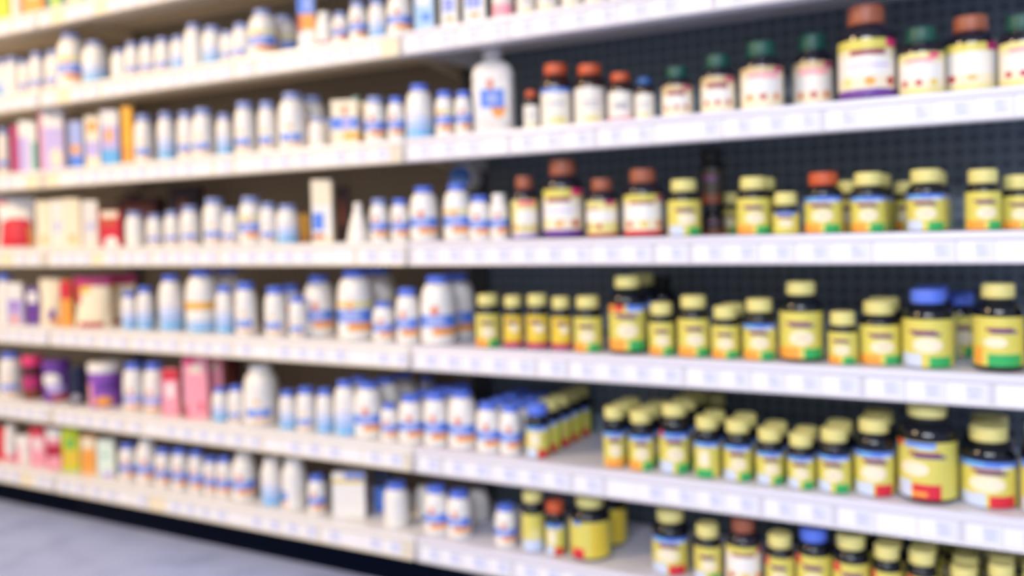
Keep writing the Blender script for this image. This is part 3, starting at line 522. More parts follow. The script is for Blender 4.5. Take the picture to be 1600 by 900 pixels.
K|kcg|-0.5310|0.0547|0.7624|0.0308|0.1033|21.0|yellow|yellow-labelled dark bottle with green corner, just right of the red-based jar, fourth shelf up|
K|kbr|-0.5019|0.1364|0.7624|0.0224|0.0572|18.7|black|shaded bottle, black-capped dark bottle with brown label, on the fourth shelf up|
K|kog|-0.4023|0.0507|0.7624|0.0301|0.1015|11.8|yellow|yellow-labelled dark bottle with orange corner, just right of the shaded bottle, fourth shelf up|each yellow-labelled dark bottle with orange corner on the fourth shelf up
K|kb|-0.3453|0.0417|0.7624|0.0225|0.0719|5.8|yellow|small yellow-labelled dark bottle, just left of the red-capped bottle, fourth shelf up|
K|kbog|-0.2840|0.0500|0.7624|0.0317|0.1031|0.7|red|red-capped bottle, red-capped blue-topped yellow-labelled bottle, on the fourth shelf up|
K|kbog|-0.2120|0.0461|0.7624|0.0278|0.0992|1.6|yellow|blue-topped yellow-labelled bottle, just right of the red-capped bottle, fourth shelf up|
K|kbcg|-0.1252|0.0491|0.7624|0.0300|0.0999|-1.2|yellow|blue-topped bottle with green corner, second right of the red-capped bottle, fourth shelf up|
K|kog|-0.0437|0.0484|0.7624|0.0263|0.0955|8.0|yellow|yellow-labelled dark bottle with orange corner, third right of the red-capped bottle, fourth shelf up|each yellow-labelled dark bottle with orange corner on the fourth shelf up
K|kog|0.0053|0.0751|0.7624|0.0282|0.0850|6.1|yellow|yellow-labelled dark bottle with orange corner, fourth right of the red-capped bottle, fourth shelf up|each yellow-labelled dark bottle with orange corner on the fourth shelf up
K|kog|-0.4023|0.1129|0.7624|0.0301|0.1015|14.2|yellow|yellow-capped dark bottle directly behind the one just right of the shaded bottle, fourth shelf up|each yellow-capped dark bottle in the rows behind, fourth shelf up
K|kbog|-0.2120|0.1037|0.7624|0.0278|0.0992|-0.4|yellow|yellow-capped dark bottle directly behind the one just right of the red-capped bottle, fourth shelf up|each yellow-capped dark bottle in the rows behind, fourth shelf up
K|kbog|-0.2120|0.1612|0.7624|0.0278|0.0992|0.9|yellow|yellow-capped dark bottle second behind the one just right of the red-capped bottle, fourth shelf up|each yellow-capped dark bottle in the rows behind, fourth shelf up
K|kbcg|-0.1252|0.1111|0.7624|0.0300|0.0999|-0.1|yellow|yellow-capped dark bottle directly behind the second one right of the red-capped bottle, fourth shelf up|each yellow-capped dark bottle in the rows behind, fourth shelf up
K|kbcg|-0.1252|0.1732|0.7624|0.0300|0.0999|10.2|yellow|yellow-capped dark bottle second behind the second one right of the red-capped bottle, fourth shelf up|each yellow-capped dark bottle in the rows behind, fourth shelf up
BOX|maroon|-2.1877|0.1968|0.7624|0.0561|0.1352|29.5||maroon carton at the back near the red box with white base, fourth shelf up|
BOX|maroon2|-1.9980|0.1926|0.7624|0.0417|0.1595|30.5||dark maroon carton behind the third one left of the yellow-banded bottle, fourth shelf up|each dark maroon carton at the back, fourth shelf up
BOX|maroon2|-1.3901|0.1267|0.7624|0.0147|0.1307|24.5||dark maroon carton deep in shadow behind the white cone bottle, fourth shelf up|each dark maroon carton at the back, fourth shelf up
BOX|amber|-1.4759|0.0834|0.7624|0.0107|0.0682|25.5||slim amber box standing deep at the back of the fourth shelf up|
W|wb|-1.0752|0.1474|0.7624|0.0234|0.1058|30.6|blue|blue-capped white bottle behind the one just right of the large blue-capped bottle, fourth shelf up|
LYING|lying|-1.0752|0.1374|0.8682|0.0300|0.1000|19.6|navy|navy-capped bottle lying on its side on a bottle, fourth shelf up|
K|kog|-0.2568|0.1279|0.7624|0.0219|0.0901|6.7|yellow|yellow-capped dark bottle behind the one just right of the red-capped bottle, fourth shelf up|each yellow-capped dark bottle at the back, fourth shelf up
K|kog|-0.4891|0.2059|0.7624|0.0219|0.0798|5.7|yellow|yellow-capped dark bottle deep in shadow behind the shaded bottle, fourth shelf up|each yellow-capped dark bottle at the back, fourth shelf up
K|kog|-0.1707|0.2022|0.7624|0.0222|0.0871|-2.4|yellow|yellow-capped dark bottle behind the second one right of the red-capped bottle, fourth shelf up|each yellow-capped dark bottle at the back, fourth shelf up
K|kbr|-0.5019|0.1364|0.8196|0.0224|0.1068|4.4|black|dark bottle stacked on top of the shaded bottle, fourth shelf up|
W|wp|-2.6070|0.0429|0.5433|0.0220|0.1458|39.2|blue|plain white bottle, fifth left of the magenta and cream pouch, third shelf up|
BOX|lpw|-2.5473|0.0402|0.5433|0.0211|0.1199|33.3||lilac and white box, fourth left of the magenta and cream pouch, third shelf up|
BOX|purp|-2.4673|0.0412|0.5433|0.0176|0.1057|32.6||purple box, third left of the magenta and cream pouch, third shelf up|
POUCH|creamp|-2.3868|0.0411|0.5433|0.0293|0.1319|35.8||cream pouch, second left of the magenta and cream pouch, third shelf up|
BOX|redor|-2.3081|0.0362|0.5433|0.0155|0.1290|32.5||red and orange box, just left of the magenta and cream pouch, third shelf up|
POUCH|magp|-2.2264|0.0591|0.5433|0.0487|0.1386|34.1||magenta and cream pouch standing on the third shelf up among the bottles|
W|wl|-2.0522|0.0402|0.5433|0.0197|0.0996|40.8|blue|white bottle, just right of the magenta and cream pouch, third shelf up|each white bottle with pale blue label on the third shelf up
W|wl|-1.9951|0.0451|0.5433|0.0212|0.1134|40.7|blue|white bottle, second right of the magenta and cream pouch, third shelf up|each white bottle with pale blue label on the third shelf up
WL|wl|-1.9041|0.0513|0.5433|0.0304|0.1451|38.4|blue|white bottle with pale blue label, just left of the wide yellow-banded bottle, third shelf up|each white bottle with pale blue label on the third shelf up
WL|wly|-1.7992|0.0603|0.5433|0.0409|0.1594|41.9|blue|wide yellow-banded bottle, pale bottle with broad yellow band, on the third shelf up|
W|wl|-1.7015|0.0419|0.5433|0.0214|0.1194|39.8|blue|white bottle with pale blue label, just right of the wide yellow-banded bottle, third shelf up|each white bottle with pale blue label on the third shelf up
W|wbs|-1.6320|0.0438|0.5433|0.0256|0.1276|36.4|blue|white bottle with blue band, second right of the wide yellow-banded bottle, third shelf up|each white bottle with blue band on the third shelf up
W|wbs|-1.5381|0.0456|0.5433|0.0251|0.1175|32.6|blue|white bottle with blue band, third right of the wide yellow-banded bottle, third shelf up|each white bottle with blue band on the third shelf up
W|wbs|-1.4629|0.0398|0.5433|0.0203|0.0961|33.8|blue|white bottle with blue band, second left of the biggest yellow-banded bottle, third shelf up|each white bottle with blue band on the third shelf up
WL|wb|-1.4460|0.0947|0.5433|0.0354|0.1421|33.3|blue|white bottle with blue band, just left of the biggest yellow-banded bottle, third shelf up|each white bottle with blue band on the third shelf up
WL|wby2|-1.3109|0.0639|0.5433|0.0409|0.1589|29.0|blue|biggest yellow-banded bottle, white bottle with yellow and blue bands, on the third shelf up|
W|wb|-1.2182|0.0450|0.5433|0.0240|0.0879|27.0|blue|white bottle with blue band, just right of the biggest yellow-banded bottle, third shelf up|each white bottle with blue band on the third shelf up
W|wb|-1.1519|0.0424|0.5433|0.0242|0.1184|20.3|blue|white bottle with blue band, just left of the tall blue-capped bottle, third shelf up|each white bottle with blue band on the third shelf up
WL|wb|-1.0812|0.0568|0.5433|0.0372|0.1455|30.0|blue|tall blue-capped bottle, white bottle with blue band, on the third shelf up|each white bottle with blue band on the third shelf up
K|kog|-0.9513|0.0463|0.5433|0.0269|0.1069|21.9|yellow|yellow-labelled dark bottle with orange corner, just right of the tall blue-capped bottle, third shelf up|each yellow-labelled dark bottle with orange corner on the third shelf up
K|krd|-0.8885|0.0393|0.5433|0.0201|0.1056|14.1|yellow|golden-labelled dark bottle with crimson base, second right of the tall blue-capped bottle, third shelf up|each golden-labelled dark bottle with crimson base on the third shelf up
K|krd|-0.8346|0.0423|0.5433|0.0229|0.1087|14.6|yellow|golden-labelled dark bottle with crimson base, third right of the tall blue-capped bottle, third shelf up|each golden-labelled dark bottle with crimson base on the third shelf up
K|krd|-0.7827|0.0434|0.5433|0.0202|0.1043|24.8|yellow|golden-labelled dark bottle with crimson base, second left of the tall orange-cornered bottle, third shelf up|each golden-labelled dark bottle with crimson base on the third shelf up
K|kog|-0.7265|0.0472|0.5433|0.0283|0.1060|13.7|yellow|yellow-labelled dark bottle with orange corner, just left of the tall orange-cornered bottle, third shelf up|each yellow-labelled dark bottle with orange corner on the third shelf up
KL|kbog2|-0.6468|0.0550|0.5433|0.0367|0.1456|14.1|yellow|tall orange-cornered bottle, dark bottle with red and blue top, on the third shelf up|
K|kog|-0.5770|0.0478|0.5433|0.0243|0.0962|17.2|yellow|yellow-labelled dark bottle with orange corner, just right of the tall orange-cornered bottle, third shelf up|each yellow-labelled dark bottle with orange corner on the third shelf up
K|kog|-0.5165|0.0510|0.5433|0.0296|0.1099|18.7|yellow|yellow-labelled dark bottle with orange corner, second right of the tall orange-cornered bottle, third shelf up|each yellow-labelled dark bottle with orange corner on the third shelf up
K|kog|-0.4570|0.0496|0.5433|0.0257|0.0924|8.7|yellow|yellow-labelled dark bottle with orange corner, second left of the tall yellow-capped bottle, third shelf up|each yellow-labelled dark bottle with orange corner on the third shelf up
K|kbog|-0.3963|0.0495|0.5433|0.0290|0.1060|8.2|yellow|blue-topped yellow-labelled bottle, just left of the tall yellow-capped bottle, third shelf up|
KL|kog|-0.3270|0.0612|0.5433|0.0378|0.1362|7.0|yellow|tall yellow-capped bottle, yellow-labelled dark bottle with orange corner, on the third shelf up|each yellow-labelled dark bottle with orange corner on the third shelf up
K|kog|-0.2562|0.0460|0.5433|0.0241|0.0869|-1.0|yellow|yellow-labelled dark bottle with orange corner, just right of the tall yellow-capped bottle, third shelf up|each yellow-labelled dark bottle with orange corner on the third shelf up
K|kog|-0.2015|0.0692|0.5433|0.0344|0.1042|11.1|yellow|yellow-labelled dark bottle with orange corner, just left of the blue-capped bottle, third shelf up|each yellow-labelled dark bottle with orange corner on the third shelf up
K|kcg|-0.1263|0.0620|0.5433|0.0395|0.1249|-4.5|blue|blue-capped bottle, blue-capped yellow-labelled dark bottle with green corner, on the third shelf up|
KL|kgreen|-0.0251|0.0581|0.5433|0.0371|0.1353|8.0|yellow|green-based bottle, dark bottle with broad green base, on the third shelf up|
K|kog|0.0438|0.0470|0.5433|0.0284|0.1297|-6.7|yellow|yellow-labelled dark bottle with orange corner, just right of the green-based bottle, third shelf up|each yellow-labelled dark bottle with orange corner on the third shelf up
POUCH|magp|-2.2264|0.1426|0.5433|0.0487|0.1386|30.3||magenta and cream pouch directly behind the magenta and cream pouch, third shelf up|
WL|wly|-1.7992|0.1441|0.5433|0.0409|0.1594|39.2|blue|blue-capped white bottle directly behind the wide yellow-banded bottle, third shelf up|each blue-capped white bottle in the rows behind, third shelf up
W|wb|-1.5381|0.0978|0.5433|0.0251|0.1175|36.2|blue|bottle directly behind the third one right of the wide yellow-banded bottle, third shelf up|each blue-capped white bottle in the rows behind, third shelf up
WL|wby2|-1.3109|0.1477|0.5433|0.0409|0.1589|22.8|blue|blue-capped white bottle directly behind the biggest yellow-banded bottle, third shelf up|each blue-capped white bottle in the rows behind, third shelf up
WL|wb|-1.0812|0.1332|0.5433|0.0372|0.1455|24.4|blue|blue-capped white bottle directly behind the tall blue-capped bottle, third shelf up|each blue-capped white bottle in the rows behind, third shelf up
KL|kbog2|-0.6468|0.1303|0.5433|0.0367|0.1456|14.8|yellow|yellow-capped dark bottle directly behind the tall orange-cornered bottle, third shelf up|each yellow-capped dark bottle in the rows behind, third shelf up
K|kog|-0.4570|0.1030|0.5433|0.0257|0.0924|14.6|yellow|bottle directly behind the second one left of the tall yellow-capped bottle, third shelf up|each yellow-capped dark bottle in the rows behind, third shelf up
K|kog|-0.2015|0.1400|0.5433|0.0344|0.1042|-0.1|yellow|yellow-capped dark bottle directly behind the one just left of the blue-capped bottle, third shelf up|each yellow-capped dark bottle in the rows behind, third shelf up
K|kcg|-0.1263|0.1430|0.5433|0.0395|0.1249|8.3|blue|blue-capped dark bottle directly behind the blue-capped bottle, third shelf up|
KL|kbr|-0.6302|0.1976|0.5433|0.0316|0.1356|22.2|black|black-capped tall dark bottle at the back near the tall orange-cornered bottle, third shelf up|
K|kcg|-0.0862|0.2002|0.5433|0.0292|0.1106|5.3|blue|blue-capped dark bottle deep in shadow behind the blue-capped bottle, third shelf up|
W|wbs|-2.6030|0.0505|0.3260|0.0313|0.1312|48.8|blue|white bottle with blue band, second left of the dark purple jar, second shelf up|each white bottle with blue band on the second shelf up
JAR|mag|-2.5008|0.0522|0.3260|0.0289|0.1243|48.3||dark tub with pink lid, just left of the dark purple jar, second shelf up|
JAR|prp|-2.4039|0.0608|0.3260|0.0374|0.1166|38.5||dark purple jar, dark purple tub with white emblem, on the second shelf up|
JAR|nav|-2.2886|0.0461|0.3260|0.0225|0.1064|45.2||navy blue tub, just right of the dark purple jar, second shelf up|
JAR|vio|-2.1955|0.0645|0.3260|0.0445|0.1209|44.0||violet jar with white lid, violet tub with white lid, on the second shelf up|
W|wbl|-2.0572|0.0493|0.3260|0.0273|0.1282|38.9|blue|white bottle, just right of the violet jar with white lid, second shelf up|each white bottle with lilac band on the second shelf up
W|wbl|-1.9773|0.0497|0.3260|0.0269|0.1322|30.5|blue|white bottle, second right of the violet jar with white lid, second shelf up|each white bottle with lilac band on the second shelf up
BOX|pinkr|-1.9036|0.0407|0.3260|0.0202|0.1190|30.6||pink box with red top, just left of the wide pink box, second shelf up|
BOX|pink|-1.8199|0.0505|0.3260|0.0299|0.1546|30.9||wide pink box standing on the second shelf up among the bottles|
W|wl|-1.7277|0.0412|0.3260|0.0200|0.0837|31.0|blue|white bottle with pale blue label, just right of the wide pink box, second shelf up|each white bottle with pale blue label on the second shelf up
W|wbs|-1.6738|0.0402|0.3260|0.0183|0.0920|35.8|blue|white bottle with blue band, just left of the large white-capped bottle, second shelf up|each white bottle with blue band on the second shelf up
WL|wbs|-1.6122|0.0630|0.3260|0.0409|0.1422|38.8|white|large white-capped bottle, white-capped white bottle with blue band, on the second shelf up|
W|wl|-1.6279|0.1211|0.3260|0.0171|0.0652|33.5|blue|white bottle with pale blue label, just right of the large white-capped bottle, second shelf up|each white bottle with pale blue label on the second shelf up
W|wl|-1.5033|0.0386|0.3260|0.0190|0.0908|23.9|blue|white bottle with pale blue label, second right of the large white-capped bottle, second shelf up|each white bottle with pale blue label on the second shelf up
W|wbs|-1.4523|0.0460|0.3260|0.0225|0.1004|32.6|blue|white bottle with blue band, third right of the large white-capped bottle, second shelf up|each white bottle with blue band on the second shelf up
W|wl|-1.3935|0.0430|0.3260|0.0193|0.1016|25.7|blue|white bottle with pale blue label, second left of the large blue-banded bottle, second shelf up|each white bottle with pale blue label on the second shelf up
WL|wl|-1.3334|0.0438|0.3260|0.0254|0.1244|34.5|blue|white bottle with pale blue label, just left of the large blue-banded bottle, second shelf up|each white bottle with pale blue label on the second shelf up
WL|wb|-1.2754|0.0560|0.3260|0.0322|0.1229|30.3|blue|large blue-banded bottle, white bottle with blue band, on the second shelf up|each white bottle with blue band on the second shelf up
W|wb|-1.2093|0.0429|0.3260|0.0192|0.0809|23.7|blue|white bottle with blue band, just right of the large blue-banded bottle, second shelf up|each white bottle with blue band on the second shelf up
W|wb|-1.1547|0.0491|0.3260|0.0271|0.1033|32.1|blue|white bottle with blue band, just left of the bay joint, second shelf up|each white bottle with blue band on the second shelf up
W|wb|-1.0869|0.0435|0.3260|0.0252|0.1144|26.7|blue|white bottle with blue band, just left of the tall blue-banded bottle, second shelf up|each white bottle with blue band on the second shelf up
WL|wb|-1.0253|0.0536|0.3260|0.0302|0.1194|20.9|blue|tall blue-banded bottle, white bottle with blue band, on the second shelf up|each white bottle with blue band on the second shelf up
W|wb|-0.9561|0.0425|0.3260|0.0237|0.1019|27.7|blue|white bottle with blue band, just right of the tall blue-banded bottle, second shelf up|each white bottle with blue band on the second shelf up
W|wb|-0.9050|0.0460|0.3260|0.0222|0.0997|27.6|blue|white bottle with blue band, just left of the blue-capped dark bottle, second shelf up|each white bottle with blue band on the second shelf up
K|kcr|-0.8432|0.0463|0.3260|0.0243|0.1067|26.3|blue|blue-capped dark bottle, blue-capped dark bottle with red corner, on the second shelf up|
K|kbo|-0.6741|0.0397|0.3260|0.0214|0.1140|22.7|yellow|blue-topped bottle with orange base, just right of the blue-capped dark bottle, second shelf up|
K|kbog|-0.6209|0.0430|0.3260|0.0240|0.1101|17.9|yellow|blue-topped yellow-labelled bottle, just left of the green-sided bottle, second shelf up|
K|kbcg2|-0.5580|0.0507|0.3260|0.0289|0.1265|17.0|yellow|green-sided bottle, blue-topped bottle with red badge, on the second shelf up|
K|kbg|-0.4944|0.0451|0.3260|0.0237|0.1087|14.1|yellow|blue-topped bottle with green base, just right of the green-sided bottle, second shelf up|
K|kbcg|-0.4390|0.0481|0.3260|0.0256|0.1068|11.5|yellow|blue-topped bottle with green corner, second right of the green-sided bottle, second shelf up|each blue-topped bottle with green corner on the second shelf up
K|kbcg|-0.3824|0.0476|0.3260|0.0241|0.0967|17.5|yellow|blue-topped bottle with green corner, third right of the green-sided bottle, second shelf up|each blue-topped bottle with green corner on the second shelf up
K|kbcg|-0.3276|0.0424|0.3260|0.0231|0.0936|6.0|yellow|blue-topped bottle with green corner, third left of the biggest red-cornered bottle, second shelf up|each blue-topped bottle with green corner on the second shelf up
K|kbcg|-0.2731|0.0455|0.3260|0.0275|0.1065|0.3|yellow|blue-topped bottle with green corner, second left of the biggest red-cornered bottle, second shelf up|each blue-topped bottle with green corner on the second shelf up
K|kbcr|-0.2111|0.0558|0.3260|0.0323|0.1258|8.8|yellow|blue-topped bottle with red corner, just left of the biggest red-cornered bottle, second shelf up|each blue-topped bottle with red corner on the second shelf up
KL|kbcr2|-0.1303|0.0639|0.3260|0.0459|0.1571|3.3|yellow|biggest red-cornered bottle, huge dark bottle with red corner, on the second shelf up|
K|kbcr|-0.0416|0.0741|0.3260|0.0428|0.1234|1.8|yellow|blue-topped bottle with red corner, just right of the biggest red-cornered bottle, second shelf up|each blue-topped bottle with red corner on the second shelf up
K|kbcr|0.0349|0.0522|0.3260|0.0335|0.1394|0.7|yellow|blue-topped bottle with red corner, second right of the biggest red-cornered bottle, second shelf up|each blue-topped bottle with red corner on the second shelf up
BOX|pink|-1.8199|0.1013|0.3260|0.0299|0.1546|27.7||wide pink box directly behind the wide pink box, second shelf up|
WL|wl|-1.3334|0.0966|0.3260|0.0254|0.1244|23.3|blue|bottle directly behind the one just left of the large blue-banded bottle, second shelf up|each blue-capped white bottle in the rows behind, second shelf up
WL|wb|-1.2754|0.1223|0.3260|0.0322|0.1229|20.0|blue|blue-capped white bottle directly behind the large blue-banded bottle, second shelf up|each blue-capped white bottle in the rows behind, second shelf up
WL|wb|-1.2754|0.1886|0.3260|0.0322|0.1229|30.6|blue|blue-capped white bottle second behind the large blue-banded bottle, second shelf up|each blue-capped white bottle in the rows behind, second shelf up
W|wb|-1.1547|0.1052|0.3260|0.0271|0.1033|31.7|blue|blue-capped white bottle directly behind the one just left of the bay joint, second shelf up|each blue-capped white bottle in the rows behind, second shelf up
W|wb|-1.1547|0.1614|0.3260|0.0271|0.1033|27.6|blue|blue-capped white bottle second behind the one just left of the bay joint, second shelf up|each blue-capped white bottle in the rows behind, second shelf up
W|wb|-1.0869|0.0959|0.3260|0.0252|0.1144|18.0|blue|bottle directly behind the one just left of the tall blue-banded bottle, second shelf up|each blue-capped white bottle in the rows behind, second shelf up
W|wb|-1.0869|0.1484|0.3260|0.0252|0.1144|31.1|blue|bottle second behind the one just left of the tall blue-banded bottle, second shelf up|each blue-capped white bottle in the rows behind, second shelf up
W|wb|-0.9561|0.0920|0.3260|0.0237|0.1019|27.0|blue|bottle directly behind the one just right of the tall blue-banded bottle, second shelf up|each blue-capped white bottle in the rows behind, second shelf up
W|wb|-0.9561|0.1415|0.3260|0.0237|0.1019|21.4|blue|bottle second behind the one just right of the tall blue-banded bottle, second shelf up|each blue-capped white bottle in the rows behind, second shelf up
W|wb|-0.9561|0.1910|0.3260|0.0237|0.1019|12.7|blue|bottle third behind the one just right of the tall blue-banded bottle, second shelf up|each blue-capped white bottle in the rows behind, second shelf up
W|wb|-0.9050|0.0924|0.3260|0.0222|0.0997|26.3|blue|bottle directly behind the one just left of the blue-capped dark bottle, second shelf up|each blue-capped white bottle in the rows behind, second shelf up
W|wb|-0.9050|0.1388|0.3260|0.0222|0.0997|22.3|blue|bottle second behind the one just left of the blue-capped dark bottle, second shelf up|each blue-capped white bottle in the rows behind, second shelf up
W|wb|-0.9050|0.1852|0.3260|0.0222|0.0997|21.8|blue|bottle third behind the one just left of the blue-capped dark bottle, second shelf up|each blue-capped white bottle in the rows behind, second shelf up
K|kcr|-0.8432|0.0970|0.3260|0.0243|0.1067|11.8|yellow|yellow-capped dark bottle directly behind the blue-capped dark bottle, second shelf up|each yellow-capped dark bottle in the rows behind, second shelf up
K|kcr|-0.8432|0.1477|0.3260|0.0243|0.1067|22.8|yellow|yellow-capped dark bottle second behind the blue-capped dark bottle, second shelf up|each yellow-capped dark bottle in the rows behind, second shelf up
K|kcr|-0.8432|0.1983|0.3260|0.0243|0.1067|11.1|yellow|yellow-capped dark bottle third behind the blue-capped dark bottle, second shelf up|each yellow-capped dark bottle in the rows behind, second shelf up
K|kcr|-0.8432|0.2490|0.3260|0.0243|0.1067|17.7|yellow|yellow-capped dark bottle fourth behind the blue-capped dark bottle, second shelf up|each yellow-capped dark bottle in the rows behind, second shelf up
K|kbo|-0.6741|0.0845|0.3260|0.0214|0.1140|10.5|yellow|bottle directly behind the one just right of the blue-capped dark bottle, second shelf up|each yellow-capped dark bottle in the rows behind, second shelf up
K|kbo|-0.6741|0.1292|0.3260|0.0214|0.1140|13.5|yellow|bottle second behind the one just right of the blue-capped dark bottle, second shelf up|each yellow-capped dark bottle in the rows behind, second shelf up
K|kbog|-0.6209|0.0930|0.3260|0.0240|0.1101|21.2|yellow|yellow-capped dark bottle directly behind the one just left of the green-sided bottle, second shelf up|each yellow-capped dark bottle in the rows behind, second shelf up
K|kbog|-0.6209|0.1431|0.3260|0.0240|0.1101|18.5|yellow|yellow-capped dark bottle second behind the one just left of the green-sided bottle, second shelf up|each yellow-capped dark bottle in the rows behind, second shelf up
K|kbcg2|-0.5580|0.1104|0.3260|0.0289|0.1265|18.4|yellow|yellow-capped dark bottle directly behind the green-sided bottle, second shelf up|each yellow-capped dark bottle in the rows behind, second shelf up
K|kbcg2|-0.5580|0.1701|0.3260|0.0289|0.1265|9.7|yellow|yellow-capped dark bottle second behind the green-sided bottle, second shelf up|each yellow-capped dark bottle in the rows behind, second shelf up
K|kbg|-0.4944|0.0946|0.3260|0.0237|0.1087|10.3|yellow|yellow-capped dark bottle directly behind the one just right of the green-sided bottle, second shelf up|each yellow-capped dark bottle in the rows behind, second shelf up
K|kbcg|-0.4390|0.1013|0.3260|0.0256|0.1068|12.4|yellow|yellow-capped dark bottle directly behind the second one right of the green-sided bottle, second shelf up|each yellow-capped dark bottle in the rows behind, second shelf up
K|kbcg|-0.3824|0.0978|0.3260|0.0241|0.0967|2.0|yellow|yellow-capped dark bottle directly behind the third one right of the green-sided bottle, second shelf up|each yellow-capped dark bottle in the rows behind, second shelf up
K|kbcg|-0.3276|0.0905|0.3260|0.0231|0.0936|6.7|yellow|bottle directly behind the third one left of the biggest red-cornered bottle, second shelf up|each yellow-capped dark bottle in the rows behind, second shelf up
K|kbcg|-0.2731|0.1024|0.3260|0.0275|0.1065|14.4|yellow|bottle directly behind the second one left of the biggest red-cornered bottle, second shelf up|each yellow-capped dark bottle in the rows behind, second shelf up
K|kbcr|-0.2111|0.1224|0.3260|0.0323|0.1258|9.2|yellow|bottle directly behind the one just left of the biggest red-cornered bottle, second shelf up|each yellow-capped dark bottle in the rows behind, second shelf up
K|kbcr|-0.0416|0.1617|0.3260|0.0428|0.1234|6.8|yellow|bottle directly behind the one just right of the biggest red-cornered bottle, second shelf up|each yellow-capped dark bottle in the rows behind, second shelf up
BOX|maroon|-1.8554|0.1724|0.3260|0.0420|0.1308|27.5||maroon carton behind the one just right of the wide pink box, second shelf up|
WL|wp|-1.3081|0.2348|0.3260|0.0228|0.1011|29.1|blue|blue-capped tall white bottle behind the one just left of the bay joint, second shelf up|each blue-capped tall white bottle at the back, second shelf up
WL|wp|-1.2201|0.2061|0.3260|0.0221|0.1138|29.7|blue|blue-capped tall white bottle at the back near the tall blue-banded bottle, second shelf up|each blue-capped tall white bottle at the back, second shelf up
K|kbg|-0.5296|0.2169|0.3260|0.0249|0.1158|15.3|yellow|yellow-capped dark bottle behind the one just right of the green-sided bottle, second shelf up|
BOX|redb2|-2.6464|0.0374|0.1363|0.0149|0.0951|35.2||red carton, fifth left of the lime green box, bottom shelf|
W|wpk|-2.6021|0.0416|0.1363|0.0184|0.1095|37.0|white|white-capped white bottle with pink base, fourth left of the lime green box, bottom shelf|
POUCH|pinkp|-2.5412|0.0379|0.1363|0.0214|0.0814|32.9||pink and white pouch, third left of the lime green box, bottom shelf|
BOX|pinkr|-2.4733|0.0437|0.1363|0.0209|0.1123|35.9||pink box with red top, second left of the lime green box, bottom shelf|
BOX|pinkw|-2.3903|0.0377|0.1363|0.0190|0.1170|35.6||pink and crimson box, just left of the lime green box, bottom shelf|
BOX|limeb|-2.3231|0.0448|0.1363|0.0235|0.1213|32.4||lime green box standing on the bottom shelf among the bottles|
BOX|orb|-2.2405|0.0392|0.1363|0.0200|0.1081|33.8||orange box standing on the bottom shelf among the bottles|
BOX|mint|-2.1731|0.0452|0.1363|0.0228|0.1023|31.9||pale mint box, just right of the orange box, bottom shelf|
W|wb|-2.0875|0.0460|0.1363|0.0234|0.0996|39.9|blue|white bottle with blue band, just left of the tall banded bottle, bottom shelf|each white bottle with blue band on the bottom shelf
WL|wb|-2.0146|0.0471|0.1363|0.0263|0.1199|42.6|white|tall banded bottle, white-capped white bottle with blue band, on the bottom shelf|each white-capped white bottle with blue band on the bottom shelf
W|wb|-1.9449|0.0422|0.1363|0.0210|0.1004|33.6|blue|white bottle with blue band, just right of the tall banded bottle, bottom shelf|each white bottle with blue band on the bottom shelf
W|wb|-1.8793|0.0397|0.1363|0.0215|0.1074|37.8|blue|white bottle with blue band, second right of the tall banded bottle, bottom shelf|each white bottle with blue band on the bottom shelf
W|wb|-1.8165|0.0379|0.1363|0.0197|0.1090|31.3|blue|white bottle with blue band, third right of the tall banded bottle, bottom shelf|each white bottle with blue band on the bottom shelf
W|wb|-1.7675|0.0387|0.1363|0.0171|0.0974|34.8|blue|white bottle with blue band, second left of the white-capped bottle, bottom shelf|each white bottle with blue band on the bottom shelf
W|wb|-1.7212|0.0394|0.1363|0.0185|0.1019|26.5|blue|white bottle with blue band, just left of the white-capped bottle, bottom shelf|each white bottle with blue band on the bottom shelf
WL|wb|-1.6665|0.0523|0.1363|0.0291|0.1156|29.4|white|white-capped bottle, white-capped white bottle with blue band, on the bottom shelf|each white-capped white bottle with blue band on the bottom shelf
W|wl|-1.5695|0.0463|0.1363|0.0247|0.1126|28.7|white|white-capped white bottle with pale blue label, just right of the white-capped bottle, bottom shelf|
W|wbr|-1.4985|0.0468|0.1363|0.0279|0.1182|37.7|white|white-capped white bottle labelled on its side, second right of the white-capped bottle, bottom shelf|
W|wb|-1.4230|0.0411|0.1363|0.0209|0.0883|24.2|blue|white bottle with blue band, just left of the white box with yellow stripe, bottom shelf|each white bottle with blue band on the bottom shelf
BOX|wcard|-1.3357|0.0549|0.1363|0.0375|0.1034|24.9||white box with yellow stripe standing on the bottom shelf among the bottles|
BOX|dblue|-1.2911|0.1208|0.1363|0.0198|0.0916|21.0||dark blue box standing on the bottom shelf among the bottles|
W|wp|-1.2011|0.0486|0.1363|0.0274|0.0955|34.4|blue|plain white bottle, just right of the dark blue box, bottom shelf|
W|wp|-1.1877|0.1324|0.1363|0.0184|0.0646|20.0|white|white-capped plain white bottle, just right of the bay joint, bottom shelf|each white-capped plain white bottle on the bottom shelf
W|wb|-1.0925|0.0441|0.1363|0.0260|0.1022|18.3|blue|white bottle with blue band, just left of the blue-banded bottle, bottom shelf|each white bottle with blue band on the bottom shelf
W|wb|-1.0370|0.0487|0.1363|0.0257|0.0966|19.1|blue|blue-banded bottle, white bottle with blue band, on the bottom shelf|each white bottle with blue band on the bottom shelf
W|wp|-1.0559|0.1576|0.1363|0.0236|0.0662|29.8|white|white-capped plain white bottle, just right of the blue-banded bottle, bottom shelf|each white-capped plain white bottle on the bottom shelf
W|wb|-0.9217|0.0460|0.1363|0.0230|0.0819|24.3|blue|white bottle with blue band, second right of the blue-banded bottle, bottom shelf|each white bottle with blue band on the bottom shelf
K|kby|-0.8567|0.0423|0.1363|0.0238|0.1212|26.6|yellow|dark bottle with plain yellow label, just left of the orange-capped bottle, bottom shelf|
